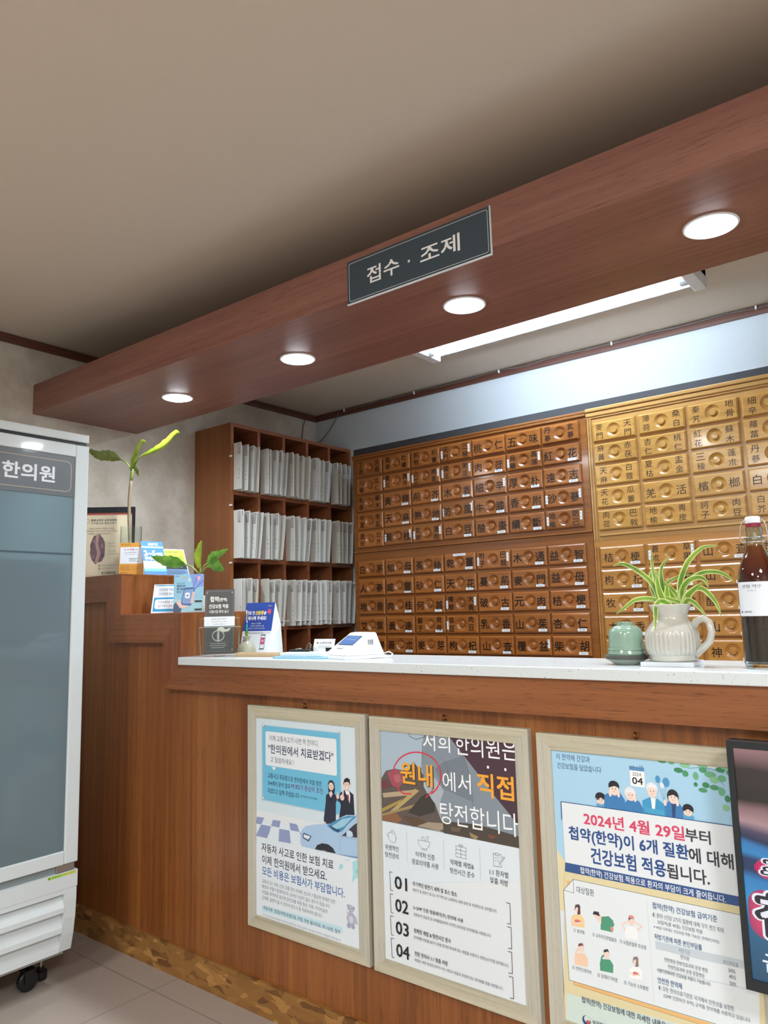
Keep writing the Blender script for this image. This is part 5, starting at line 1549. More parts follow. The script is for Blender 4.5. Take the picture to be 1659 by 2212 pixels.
# cables along the wall trim
def cable(pts, r, label):
    tag(MB().tube(pts, r, 6).build('wall_cable', plain('cable_grey', '6e6a68', .5)), label, 'cable')
pts = []
for i in range(40):
    x = -.54 + i * .11
    pts.append((x, YB - .020, 2.519 - .004 * math.sin(i * 1.7) - (.006 if i % 5 == 2 else 0)))
cable(pts, .0032, 'grey cable running along the wood trim of the white wall')
cable([(-.546, YB - .019, 2.512), (-.58, YB - .012, 2.47), (-.64, YB - .008, 2.41), (-.70, YB - .008, 2.365), (-.755, YB - .02, 2.33), (-.757, YB - .03, 2.24)], .0028, 'grey cable slanting down across the white wall behind the file shelf')
cable([(XL + .021, 1.654, 2.50), (XL + .019, 1.645, 2.48), (XL + .008, 1.638, 2.44), (XL + .008, 1.63, 2.38), (XL + .006, 1.622, 2.262)], .0028, 'grey cable hanging down the wallpapered wall onto the file shelf')
for k, x in enumerate((-.50, .05, .62, 1.25, 1.9)):
    tag(MB().box(x - .004, YB - .026, 2.508, x + .004, YB - .016, 2.526, ch=.001).build('cable_clip', M_white), 'white cable clip on the wood trim of the white wall', 'cable clip', 'cable clips along the trim')

# ------------------------------------------------------------ things on the upper ledge
ZL1, ZL2 = 1.42, 1.26
# framed certificate leaning back
t = thing('framed_certificate', 'black framed beige certificate with a dark purple picture on the upper ledge', 'certificate', (-.627, .030, ZL1 + .001), 0)
t.rotation_euler = (0, 0, math.radians(42))
t.scale = (.268 / .372, 1, .325 / .305)
cw, chh = .372, .305
mb = MB().box(0, -.006, 0, .014, .010, chh).box(cw - .014, -.006, 0, cw, .010, chh).box(.014, -.006, chh - .024, cw - .014, .010, chh).box(.014, -.006, 0, cw - .014, .010, .010)
mb.build('frame', M_black, t)
mb = MB()
mb.ink = lin('d8c6a6')
mb.box(.014, -.002, .01, cw - .014, .008, chh - .024)
rr = random.Random(3)
blob = [(150 + 46 * math.cos(a / 24 * 2 * PI) * (1 + rr.uniform(-.12, .12)), 128 + 62 * math.sin(a / 24 * 2 * PI) * (1 + rr.uniform(-.1, .1))) for a in range(24)]
CE = [('R', 14, 272, 358, 281, 0, 'b8442e'), ('R', 18, 14, 354, 270, 0, 'dccbab'), ('L', [(20, 16), (352, 16), (352, 268), (20, 268), (20, 16)], .8, 'b39a70'), ('E', 78, 246, 19, 11, 'a8977a'), ('E', 78, 246, 16, 8.5, 'd8c6a6'),
      ('T', '醫藥品鹿茸 品質保證書', 104, 262, 250, 10, '4a443c', .01), ('T', '의약품녹용 품질보증서', 104, 262, 237, 9, '5a5248', .01), ('T', '소정한의원에서 사용하는 녹용은', 90, 250, 214, 7, '6a6256'), ('T', '식품의약품안전처의 품질기준에 적합한', 60, 270, 203, 7, '6a6256'), ('T', '의약품용 녹용임을 보증합니다.', 86, 230, 192, 7, '6a6256'),
      ('P', blob, '6b4c50'), ('P', [(105, 120), (120, 150), (118, 175), (112, 160), (104, 140)], '4c3a40'), ('P', [(138, 188), (158, 186), (150, 150), (168, 110), (150, 68), (132, 70), (146, 108), (134, 148)], 'a87f7c'), ('E', 128, 160, 10, 8, '8a6468'), ('E', 176, 140, 9, 12, '8a6468'), ('E', 180, 100, 12, 10, '57404a'), ('E', 120, 95, 12, 9, '7c5a60'),
      ('T', '품명 : 녹용', 212, 250, 150, 5, '7a7264'), ('T', '원산지 : 러시아', 212, 266, 138, 5, '7a7264'), ('T', '규격 : 의약품용', 212, 262, 118, 5, '7a7264'), ('T', '제조번호 및 사용기한 별도표기', 212, 290, 106, 5, '7a7264'),
      ('E', 162, 58, 5, 5, '4a4a52'), ('E', 162, 59, 3, 3, 'd8c6a6'), ('T', '보건복지부 식품의약품안전처', 174, 262, 58, 5, '6a6256'), ('E', 162, 45, 5, 5, '4a4a52'), ('E', 162, 46, 3, 3, 'd8c6a6'), ('T', '대한한의사협회 품질인증', 174, 248, 45, 5, '6a6256'),
      ('P', [(176, 26), (182, 32), (188, 26), (182, 20)], '6a7a3a'), ('T', '소정한의원', 194, 262, 26, 10, '4a443c', .02)]
art(mb, CE, plane_m((0, -.0022, 0), (1, 0, 0), (0, 0, 1)))
mb.build('certificate_sheet', M_gloss, t)

# tall glass vase with the dragon plant cutting
tag(MB().lathe([(.0, 0), (.043, 0), (.045, .004), (.045, .225), (.0425, .225), (.0425, .012), (0, .012)], 32, cap0=False, cap1=False).build('glass_vase', M_glass, None, (-.362, .150, ZL1)), 'clear cylindrical glass vase holding the tall plant stem on the upper ledge', 'vase')

def ribbon(path, widths, fold=.25, n=14, normal=(0, -1, 0), ripple=.0):
    """leaf blade along a path; returns MB"""
    P = [Vector(p) for p in path]
    pts = []
    for i in range(n + 1):
        u = i / n * (len(P) - 1)
        k = min(int(u), len(P) - 2)
        f = u - k
        p0, p1, p2, p3 = P[max(k - 1, 0)], P[k], P[k + 1], P[min(k + 2, len(P) - 1)]
        pts.append(.5 * ((2 * p1) + (p2 - p0) * f + (2 * p0 - 5 * p1 + 4 * p2 - p3) * f * f + (-p0 + 3 * p1 - 3 * p2 + p3) * f ** 3))
    vs = []
    nm = Vector(normal)
    for i, p in enumerate(pts):
        t_ = (pts[min(i + 1, n)] - pts[max(i - 1, 0)]).normalized()
        s_ = t_.cross(nm).normalized()
        n_ = s_.cross(t_)
        u = i / n * (len(widths) - 1)
        k = min(int(u), len(widths) - 2)
        w = widths[k] + (widths[k + 1] - widths[k]) * (u - k)
        w *= 1 + ripple * math.sin(i * 2.3)
        for q in (-1, -.62, 0, .62, 1):
            vs.append(p + s_ * (w * q) + n_ * (abs(q) * w * fold + ripple * .006 * math.sin(i * 1.7 + q)))
    mb = MB()
    fe, fc = [], []
    for i in range(n):
        for q in range(4):
            f = (i * 5 + q, i * 5 + q + 1, (i + 1) * 5 + q + 1, (i + 1) * 5 + q)
            (fe if q in (0, 3) else fc).append(f)
    mb.add(vs, fc, 0, True)
    b = len(mb.v)
    mb.f += fe
    mb.m += [1] * len(fe)
    mb.c += [None] * len(fe)
    mb.sm += [True] * len(fe)
    return mb

def leafmat(name, a, b_, sub=.25):
    m, nt, b = newmat(name)
    N, L = nt.nodes, nt.links
    tc = N.new('ShaderNodeTexCoord')
    n = N.new('ShaderNodeTexNoise')
    n.inputs['Scale'].default_value = 22
    n.inputs['Detail'].default_value = 3
    L.new(tc.outputs['Object'], n.inputs['Vector'])
    rp = N.new('ShaderNodeValToRGB')
    rp.color_ramp.elements[0].position = .35
    rp.color_ramp.elements[0].color = lin(a)
    rp.color_ramp.elements[1].position = .65
    rp.color_ramp.elements[1].color = lin(b_)
    L.new(n.outputs['Fac'], rp.inputs[0])
    L.new(rp.outputs[0], b.inputs['Base Color'])
    b.inputs['Roughness'].default_value = .35
    tr = N.new('ShaderNodeBsdfTranslucent')
    L.new(rp.outputs[0], tr.inputs['Color'])
    mx = N.new('ShaderNodeMixShader')
    mx.inputs[0].default_value = sub
    L.new(b.outputs[0], mx.inputs[1])
    L.new(tr.outputs[0], mx.inputs[2])
    L.new(mx.outputs[0], nt.nodes['Material Output'].inputs[0])
    return m
M_leafy = leafmat('yellow_green_leaf', '7f9a2a', 'a9c23a', .35)
M_leafg = leafmat('green_leaf', '4c8a2e', '80b544', .35)
M_leafo = leafmat('olive_leaf', '6f7f3c', '8c9a50', .25)
M_stem = plain('bark_stem', '8f8068', .7, noise=.25, nscale=60)
M_gstem = plain('green_stem', '8fa055', .5)

t = thing('tall_dracaena', 'tall dracaena cutting with three yellow green leaves standing in glass vase', 'plant', (-.362, .150, ZL1 + .0125))
zb = ZL1 + .0125
def lp(x, z, y=.195):
    k = (.15 + 1.731) / 1.811
    return (2.562 + (x - 2.562) * k + .362, y - .195, max(1.2386 + (z - 1.2386) * k, zb + .0005) - zb)
MB().tube([lp(-.245, zb + .0005), lp(-.25, 1.50), lp(-.262, 1.58), lp(-.27, 1.66), lp(-.272, 1.74), lp(-.265, 1.80), lp(-.262, 1.835)], [.0075, .0075, .0075, .0072, .007, .0075, .0065], 10).build('stem', M_stem, t)
MB().tube([lp(-.262, 1.83), lp(-.257, 1.86), lp(-.252, 1.885)], [.0068, .0072, .005], 10).build('crown_shoot', M_gstem, t)
MB().tube([lp(-.258, 1.875), lp(-.30, 1.915), lp(-.345, 1.935)], [.004, .0032, .003], 8).build('leaf_stalk', M_gstem, t)
ribbon([lp(-.345, 1.935), lp(-.42, 1.962), lp(-.50, 1.975, .185), lp(-.575, 2.01, .18)], [.004, .024, .025, .017, .008], .35, 16, ripple=.12).build('leaf', [M_leafo, M_leafo], t)
ribbon([lp(-.26, 1.87), lp(-.235, 1.915), lp(-.205, 1.96), lp(-.18, 1.99), lp(-.155, 1.98)], [.007, .019, .014, .007, .003], .5, 16, ripple=.15).build('leaf', [M_leafy, M_leafy], t)
MB().tube([lp(-.255, 1.88), lp(-.21, 1.92), lp(-.16, 1.935)], [.005, .004, .003], 8).build('leaf_stalk', M_gstem, t)
ribbon([lp(-.18, 1.925), lp(-.10, 1.935), lp(.0, 1.945, .18), lp(.085, 1.975, .17), lp(.115, 1.97, .165)], [.006, .012, .017, .012, .003], .45, 18, ripple=.08).build('leaf', [M_leafy, M_leafy], t)
ribbon([lp(-.245, 1.885), lp(-.225, 1.878), lp(-.208, 1.862), lp(-.204, 1.845)], [.004, .011, .012, .006], .5, 10, ripple=.3).build('leaf', [M_leafo, M_leafo], t)

# card stands on the upper ledge
def stand_card(name, label, loc, w, h, lean, items, skew=0.0, back=.05, aw=None, ah=None, group=None, mat=None):
    """card on an L-shaped paper stand that leans backwards"""
    t = thing(name, label, 'card stand', loc, skew, group)
    a = math.tan(lean)
    M = plane_m((0, 0, .0008), (1, 0, 0), (0, math.sin(lean), math.cos(lean)))
    mb = MB()
    mb.ink = lin('e6e8ea')
    mb.box(0, 0, -.0016, w, h, -.0001, 0, M)
    art(mb, items, M @ Matrix.Diagonal((w / (aw or w), h / (ah or h), 1, 1)), dz=.00004)
    mb.build('printed_card', mat or M_print, t)
    MB().prism([(.003, .001), (back, .001), (back, .0026), (.005, .0026), (h * .7 * a + .003, h * .7), (h * .7 * a + .0015, h * .7)], w * .06, w * .94, 'X').build('easel_back', M_white, t)
    return t
stand_card('card_stand', 'orange card on a paper stand in front of the certificate', (-.294, .05, ZL1), .100, .143, .10,
           [('R', 0, 0, 128, 152, 0, 'd99a3c'), ('T', 'KB 국민카드', 8, 60, 144, 6, '6a4a20', .01), ('R', 4, 56, 122, 132, 0, 'e4eaf2'), ('T', '2~5개월', 24, 76, 121, 10, 'c0506a', .02), ('T', '할부', 82, 98, 121, 8, '4a4a52'), ('T', '6,10개월 할부', 30, 92, 107, 8, '8a4a6a'), ('T', '무이자 할부 대상 카드', 26, 100, 97, 4, '7a8290'), ('R', 52, 78, 98, 81, 0, '7f8790'), ('R', 52, 72, 88, 74.5, 0, '9aa2aa'), ('R', 52, 66, 104, 68.5, 0, '9aa2aa'), ('R', 8, 44, 60, 46, 0, 'a8722a'), ('R', 8, 36, 56, 38, 0, 'a8722a'), ('R', 8, 28, 60, 30, 0, 'a8722a'), ('R', 8, 14, 50, 16, 0, 'a8722a'), ('R', 68, 40, 112, 42, 0, 'a8722a'), ('R', 68, 30, 106, 32, 0, 'a8722a')], math.radians(45), .05, .128, .152)
stand_card('card_stand', 'blue and white card on a paper stand between the orange and green cards', (-.176, .10, ZL1), .095, .163, .42,
           [('R', 0, 0, 118, 160, 0, '3f7fca'), ('R', 0, 128, 118, 136, 0, 'a8dcd8'), ('T', '삼성카드', 38, 92, 146, 13, 'f2f6fa', .03), ('T', '2~5', 10, 70, 103, 24, 'f4f8fc', .05), ('T', '개월', 74, 108, 99, 14, 'f4f8fc', .04), ('T', '무이자할부', 12, 100, 78, 16, 'f4f8fc', .05), ('R', 0, 42, 118, 66, 0, 'e4f2f4'), ('T', '가맹점 안내', 34, 80, 57, 5, '8aa0b0'), ('R', 0, 30, 118, 42, 0, 'b4e2e2'), ('R', 0, 18, 118, 30, 0, '6ab4d8'), ('R', 0, 0, 118, 18, 0, '3a78c0')], math.radians(75), .09, .118, .160)
tc_ = stand_card('card_stand', 'lime green and black card on a white holder next to the blue card', (-.208, .215, ZL1), .116, .146, .55,
           [('R', 0, 0, 150, 135, 0, 'e4e8ea'), ('R', 4, 62, 146, 131, 0, 'b4d84c'), ('T', 'HyundaiCard', 10, 110, 120, 9, '4f6a2a', .02), ('R', 10, 100, 40, 103, 0, '6a8a34'), ('R', 10, 92, 60, 95, 0, '6a8a34'), ('R', 10, 84, 52, 87, 0, '6a8a34'), ('R', 80, 94, 130, 97, 0, '6a8a34'), ('R', 80, 86, 136, 89, 0, '6a8a34'), ('R', 4, 34, 146, 62, 0, '22262c'), ('R', 14, 52, 130, 55, 0, '6a7078'), ('R', 14, 44, 120, 47, 0, '6a7078'), ('R', 4, 4, 146, 34, 0, '5f7fa4'), ('R', 14, 24, 130, 27, 0, '2a3a52'), ('R', 14, 16, 136, 19, 0, '2a3a52'), ('R', 14, 9, 110, 12, 0, '2a3a52')], math.radians(75), .085, .150, .135)

# ------------------------------------------------------------ things on the lower ledge
t = thing('tent_sign', 'white and blue folded tent sign on the lower ledge behind the phone card', 'tent sign', (-.051, .045, ZL2), math.radians(38))
tw_, th_ = .150, .115
lean = math.atan(.042 / th_)
M = plane_m((0, 0, .0012), (1, 0, 0), (0, math.sin(lean), math.cos(lean)))
hl = th_ / math.cos(lean)
mb = MB()
mb.ink = lin('dfe6ea')
mb.box(0, 0, -.0012, tw_, hl, 0, 0, M)
Mw = M @ Matrix.Diagonal((tw_ / .215, 1, 1, 1))
H1 = hl * 1000
art(mb, [('R', 0, 0, 215, H1, 0, 'dfe6ea'), ('R', 8, H1 - 7, 207, H1 - 3, 0, '2f93c4'), ('T', '건강보험증 부정사용 방지를 위해', 30, 190, H1 - 23, 13, '4a5a8a', .01), ('T', '건강보험증 또는 신분증을 제시', 30, 186, H1 - 41, 13, '4a5a8a', .01), ('R', 8, 6, 207, 66, 3, '2f93c4'), ('R', 16, 17, 200, 58, 12, 'e4eaee'), ('T', '건강보험증을 도용하면', 36, 150, 46, 12, '4a4a72', .01), ('T', '3년 이하의 징역 또는', 36, 146, 29, 12, '6a4a72', .01)], Mw)
mb.build('front_leaf', M_print, t)
M2 = plane_m((0, .0855, .0012), (1, 0, 0), (0, -math.sin(lean), math.cos(lean)))
MB().box(0, 0, -.0006, tw_, hl, .0006, 0, M2).build('rear_leaf', M_white, t)
MB().prism([(.002, .0), (.0835, .0), (.043, th_ - .004)], .001, .0022, 'X').build('side_gusset', plain('gusset_grey', 'a9b4b6', .6), t)

t = stand_card('phone_card', 'pale blue card printed with a hand holding a phone on the lower ledge', (.159, .0, ZL2), .113, .143, .05,
  [('R', 0, 0, 180, 148, 0, '8fc4dc'), ('R', 0, 0, 180, 50, 0, '9fd0dc'), ('P', [(95, 148), (180, 148), (180, 100), (120, 92)], '7f9ad8'), ('L', [(118, 92), (130, 120), (150, 148)], 5, '6a7fd0'), ('L', [(124, 92), (150, 125), (172, 148)], 4, '8fa8e4'), ('L', [(126, 88), (160, 112), (180, 122)], 4, '5f78c8'), ('E', 150, 132, 9, 9, 'e6b0b8'), ('E', 62, 136, 6, 5, 'e0a070'), ('E', 95, 126, 10, 8, 'b8dce0'),
   ('R', 8, 140, 30, 142, 0, '4a6a8a'), ('T', '모바일 건강보험증', 18, 66, 113, 6, '3a5a86'), ('T', '실손24', 18, 70, 103, 10, '2a4a86', .03), ('T', '청구병원', 18, 70, 90, 9, '2a4a86', .03), ('T', '입니다', 18, 48, 79, 7, '2a4a86', .02),
   ('P', [(0, 0), (0, 28), (14, 40), (40, 30), (50, 12), (44, 0)], '4a5a78'), ('P', [(16, 38), (46, 48), (60, 34), (92, 22), (60, 16), (40, 16)], 'e4c8c0'),
   ('P', [(45, 38), (62, 90), (68, 95), (120, 96), (128, 90), (112, 34), (104, 25), (52, 28)], '3f5f94'), ('P', [(50, 40), (66, 88), (122, 90), (108, 32), (58, 33)], '7a9fd0'), ('R', 70, 54, 98, 76, 5, 'eef2f6'), ('P', [(76, 68), (84, 58), (94, 70), (86, 66)], '3a62a8'),
   ('E', 120, 72, 9, 7, 'e4c0b8'), ('E', 117, 60, 9, 6, 'e4c0b8'), ('E', 113, 49, 9, 6, 'e4c0b8'), ('E', 109, 39, 8, 5, 'e4c0b8'), ('R', 128, 38, 172, 45, 1, '20262e'), ('R', 128, 6, 172, 13, 1, '20262e')], math.radians(38), .05, .180, .148)

t = thing('white_plant_pot', 'cream ceramic pot holding a leafy plant behind the phone card', 'plant pot', (.263, .14, ZL2))
MB().lathe([(0, 0), (.036, 0), (.040, .006), (.0405, .022), (.0405, .060), (.038, .063), (.036, .060), (.036, .05), (0, .05)], 32, cap0=False, cap1=False).build('pot_body', plain('cream_glaze', 'd9d0c0', .3, coat=.3), t)
t.location = (.166, .13, ZL2)
t2 = thing('dieffenbachia', 'small plant with four broad green leaves in the cream pot', 'plant', (.156, .13, ZL2 + .0505))
zq = ZL2 + .0505
def l2(x, z, y=.12):
    return (x - .156, y - .12, z - zq)
MB().tube([l2(.156, zq + .0004), l2(.150, zq + .05), l2(.143, 1.405)], [.008, .007, .006], 10).build('stem', M_gstem, t2)
for st, path, wd, m in (
        ([(.150, 1.405), (.10, 1.44), (.045, 1.455)], [(.055, 1.452), (.0, 1.465), (-.06, 1.475), (-.135, 1.497)], [.004, .022, .024, .016, .001], M_leafg),
        ([(.150, 1.405), (.150, 1.435)], [(.150, 1.432), (.155, 1.462), (.175, 1.495), (.197, 1.535)], [.010, .019, .027, .018, .003], M_leafy),
        ([(.150, 1.405), (.175, 1.44), (.20, 1.45)], [(.195, 1.448), (.235, 1.466), (.29, 1.475), (.355, 1.492)], [.004, .017, .021, .013, .001], M_leafg),
        ([(.150, 1.405), (.18, 1.43), (.205, 1.44)], [(.20, 1.438), (.25, 1.445), (.29, 1.432), (.335, 1.412)], [.004, .019, .028, .018, .001], M_leafg)):
    MB().tube([l2(a, b) for a, b in st], .0032, 8).build('leaf_stalk', M_gstem, t2)
    ribbon([l2(a, b, .12 - .01 * i) for i, (a, b) in enumerate(path)], wd, .3, 14, ripple=.1).build('leaf', [m, m], t2)

# ------------------------------------------------------------ things on the white worktop
# acrylic brochure holder and its dark brochures
t = thing('brochure_holder', 'clear acrylic brochure holder at the end of the white worktop', 'brochure holder', (.245, .03, ZT))
t.location = (.364, -.030, ZT)
t.rotation_euler = (0, 0, math.radians(48))
t.scale = (.131 / .202, 1, 1)
MB().prism([(.0, .008), (.202, .008), (.215, .104), (-.010, .104)], 0, .0025, 'Y').build('front_plate', M_acryl, t)
MB().prism([(.0, .008), (.202, .008), (.206, .135), (-.002, .135)], .036, .0385, 'Y').build('rear_plate', M_acryl, t)
MB().box(0, .0025, .008, .202, .036, .0105).box(-.001, .0025, .0105, .0015, .036, .095).box(.2005, .0025, .0105, .203, .036, .095).build('tray', M_acryl, t)
MB().tube([(.0, -.0005, .008), (-.010, -.0005, .104), (.215, -.0005, .104), (.202, -.0005, .008), (.0, -.0005, .008)], .0012, 6).tube([(.0, .037, .01), (-.002, .037, .135), (.206, .037, .135), (.202, .037, .01)], .0011, 6).build('plate_edge', M_acryl_edge, t)
MB().box(.07, .004, 0, .075, .034, .008).box(.128, .004, 0, .133, .034, .008).box(.075, .004, 0, .128, .034, .002).build('foot', M_acryl, t)
bx = .272 + .024
BR = [('R', 0, 0, 158, 228, 0, '4a4a4a'), ('L', outline(6, 6, 152, 222, 4), .8, '9a958a'), ('E', 12, 216, 3, 3, 'b0a890'), ('E', 146, 216, 3, 3, 'b0a890'), ('E', 146, 12, 3, 3, 'b0a890'),
      ('T', '첩약', 28, 74, 193, 19, 'eceae4', .03), ('T', '(한약)', 76, 118, 190, 14, 'eceae4', .02), ('T', '건강보험 적용', 22, 126, 167, 15, 'eceae4', .02), ('T', '시범사업 확대 실시', 22, 126, 148, 11, 'dcdad4', .015),
      ('R', -4, 96, 160, 130, 0, 'dfe6ea'), ('T', '2024년 4월 29일부터', 36, 116, 122, 7, '8a8a90', .01), ('T', '첩약 건강보험 적용 2단계 시범사업', 36, 116, 112, 6, '8a8a90'), ('T', '시범사업이 시작됩니다', 44, 108, 103, 5.5, '8a8a90'),
      ('P', [(60, 78), (72, 90), (92, 94), (110, 84), (140, 90), (130, 78), (100, 74), (78, 70)], 'd6d2c2'), ('E', 72, 62, 33, 20, 'c4c4bc'), ('E', 72, 62, 29, 16.5, '4a4a4a'), ('E', 72, 60, 6, 22, 'b8b8ae'),
      ('L', [(16, 12), (124, 12), (124, 40), (16, 40), (16, 12)], .6, '8a8a86'), ('R', 30, 33, 110, 35, 0, 'b4b2ac'), ('R', 26, 26, 116, 28, 0, 'b4b2ac'), ('R', 34, 19, 106, 21, 0, 'b4b2ac')]
mb = MB()
mb.ink = lin('4a4a4a')
M = plane_m((0, 0, 0), (1, 0, 0), (0, .06, 1)) @ Matrix.Diagonal((.104 / .158, 1, 1, 1))
mb.box(0, 0, -.004, .158, .228, 0, 0, M)
art(mb, BR, M, dz=.00003)
tag(mb.build('brochure', M_print, None, (.364 + .012 * .669 - .016 * .743, -.030 + .012 * .743 + .016 * .669, ZT + .0112), (0, 0, math.radians(48))), 'dark grey brochure with white title standing in the acrylic holder', 'brochure')

# stoneware bottle with a pen
t = thing('stoneware_vase', 'small grey stoneware bud vase beside the acrylic holder', 'vase', (.401, .150, ZT))
MB().lathe([(0, 0), (.042, 0), (.045, .006), (.043, .020), (.036, .036), (.022, .050), (.0145, .056), (.013, .060), (.018, .068), (.0215, .072), (.0195, .073), (.012, .066), (.010, .058), (.010, .012), (0, .012)], 36, 0, Matrix.Diagonal((.78, .78, .92, 1)), cap0=False, cap1=False).build('vase_body', plain('celadon_stoneware', '9c9a84', .35, coat=.2, noise=.12, nscale=40), t)
def rainbow():
    m, nt, b = newmat('iridescent')
    N, L = nt.nodes, nt.links
    tc = N.new('ShaderNodeTexCoord')
    sp = N.new('ShaderNodeSeparateXYZ')
    L.new(tc.outputs['Object'], sp.inputs[0])
    mr = N.new('ShaderNodeMapRange')
    mr.inputs[1].default_value = .05
    mr.inputs[2].default_value = .112
    L.new(sp.outputs[2], mr.inputs[0])
    rp = N.new('ShaderNodeValToRGB')
    e = rp.color_ramp.elements
    e[0].color = lin('c8b83a')
    e[1].color = lin('5a3f8a')
    for p_, c_ in ((.3, '6ab04a'), (.6, '2a9ab0'), (.85, '2a5aa8')):
        x = e.new(p_)
        x.color = lin(c_)
    L.new(mr.outputs[0], rp.inputs[0])
    L.new(rp.outputs[0], b.inputs['Base Color'])
    b.inputs['Metallic'].default_value = .8
    b.inputs['Roughness'].default_value = .2
    return m
t = thing('pen', 'iridescent rainbow pen standing in the stoneware bud vase', 'pen', (.401, .150, ZT + .0125))
MB().tube([(.0, 0, 0), (.0, 0, .108)], [.0015, .0048], 12).build('refill_end', M_steel, t)
MB().tube([(0, 0, .03), (0, 0, .112)], .0048, 14).build('barrel', rainbow(), t)
MB().tube([(0, 0, .112), (0, 0, .138), (0, 0, .150)], [.0048, .0044, .002], 14).build('cap_end', M_steel, t)
MB().box(.004, -.0012, .105, .0062, .0012, .146).build('clip', M_steel, t)

# blue desk sign with its white A-frame
t = thing('desk_sign', 'blue and white desk sign asking for identity papers on the worktop', 'desk sign', (.292, .208, ZT), math.radians(10))
dw_, dh_ = .150, .192
lean = .16
M = plane_m((0, 0, .001), (1, 0, 0), (0, math.sin(lean), math.cos(lean)))
mb = MB()
mb.ink = lin('e2e8ea')
mb.add([(.0, 0, -.0014), (dw_ - .012, 0, -.0014), (dw_, dh_, -.0014), (.012, dh_, -.0014), (0, 0, 0), (dw_ - .012, 0, 0), (dw_, dh_, 0), (.012, dh_, 0)], [(3, 2, 1, 0), (4, 5, 6, 7), (0, 1, 5, 4), (1, 2, 6, 5), (2, 3, 7, 6), (3, 0, 4, 7)], 0, False, M)
Ms = M @ Matrix(((1, .012 / dh_, 0, 0), (0, 1, 0, 0), (0, 0, 1, 0), (0, 0, 0, 1))) @ Matrix.Diagonal(((dw_ - .012) / .176, dh_ / .205, 1, 1))
art(mb, [('R', 0, 0, 176, 205, 0, 'dfe6e8'), ('R', 0, 88, 176, 205, 0, '2a489c'), ('T', '진료 전', 12, 58, 163, 15, 'f0f2f6', .03), ('T', '신분증', 64, 114, 163, 16, 'f0d24a', .04), ('T', '을', 117, 130, 162, 13, 'f0f2f6', .03), ('T', '꼭', 136, 158, 166, 19, 'd8506a', .05), ('T', '제시해 주세요!', 22, 134, 141, 16, 'f0f2f6', .03), ('R', 136, 190, 150, 192, 0, 'c8d2e4'), ('R', 152, 188, 160, 192, 0, 'd06a6a'), ('T', '2024. 5. 20 (월)', 48, 106, 119, 6.5, 'e4e8f0', .01), ('T', '본인확인 강화제도 시행', 46, 126, 109, 6, 'd0d8ea', .01), ('T', '건강보험증 또는 신분증을 지참해 주세요', 26, 134, 99, 6, 'd0d8ea'),
         ('R', 8, 78, 168, 84, 0, 'c4ccd2'), ('T', '모바일 건강보험증 설치 안내', 30, 130, 81, 4.5, '4a5462'), ('R', 8, 46, 40, 66, 1, 'c4ccd8'), ('R', 12, 50, 36, 54, 0, '4a5a86'), ('R', 8, 22, 44, 40, 1, 'b0c8c4'), ('R', 8, 6, 50, 12, 0, '4a4e56'), ('R', 118, 14, 146, 74, 3, '2a2c34'), ('R', 120, 18, 144, 70, 2, 'dfe2e6'), ('R', 121, 34, 143, 62, 1, 'b84a72'), ('E', 132, 48, 5, 5, 'e8b8c8')], Ms, dz=.00003)
mb.build('front_panel', M_print, t)
yt = dh_ * math.sin(lean)
zt_ = .001 + dh_ * math.cos(lean)
mb = MB()
# bent rear leaf seen at its side
mb.add([(dw_ - .012, .0012, .0008), (dw_, yt, zt_), (dw_ + .014, yt + .014, .11), (dw_ + .012, yt + .030, .0008)], [(0, 1, 2, 3)])
mb.add([(0.0, yt + .024, .0008), (dw_ + .012, yt + .030, .0008), (dw_ + .014, yt + .014, .11), (dw_, yt, zt_), (.012, yt, zt_), (.012, yt + .012, .11)], [(0, 1, 2, 5), (5, 2, 3, 4)])
mb.build('rear_leaf', plain('leaf_white', 'd8dee0', .55), t)

# wooden tray
t = MB()
def rrect(w, d, r, n=5):
    return [(x, y) for x, y in outline(0, 0, w, d, r)[:-1]]
bm = bmesh.new()
def ringz(s, z, w=.190, d=.055, r=.020):
    return [bm.verts.new((w / 2 + (x - w / 2) * s[0], d / 2 + (y - d / 2) * s[1], z)) for x, y in rrect(w, d, r)]
R_ = [ringz((.95, .86), 0), ringz((1, 1), .011), ringz((1, 1), .0125), ringz((.965, .90), .0125), ringz((.93, .82), .006)]
for a, b in zip(R_[:-1], R_[1:]):
    for i in range(len(a)):
        j = (i + 1) % len(a)
        bm.faces.new((a[i], a[j], b[j], b[i]))
bm.faces.new(R_[0][::-1])
bm.faces.new(R_[-1])
t.bm(bm)
tag(t.build('wooden_tray', M_tray, None, (.470, .025, ZT), (0, 0, math.radians(12))), 'shallow pale wooden tray on the worktop in front of the desk sign', 'tray')

# pale blue clipboard, white pad and pen
tag(MB().box(0, 0, 0, .208, .100, .006, ch=.0015).build('blue_folder', plain('sky_blue_plastic', '8fc2de', .4), None, (.706, -.004, ZT), (0, 0, math.radians(8))), 'sky blue flat folder lying on the worktop under the white pad', 'folder')
tag(MB().box(0, 0, 0, .165, .078, .012, ch=.002).build('white_pad', plain('pad_white', 'dde8ee', .5), None, (.724, .012, ZT + .0062), (0, 0, math.radians(8))), 'white writing pad lying on the sky blue folder', 'writing pad')
t = thing('black_pen', 'black pen lying across the white pad', 'pen', (.722, .055, ZT + .0224), math.radians(14))
MB().tube([(0, 0, 0), (.006, 0, 0), (.075, 0, 0), (.08, 0, 0)], [.002, .004, .004, .003], 10).build('barrel', M_black, t)
MB().tube([(.022, 0, .0), (.026, .0, .006), (.05, .0, .0065)], .0012, 6).build('clip', M_steel, t)

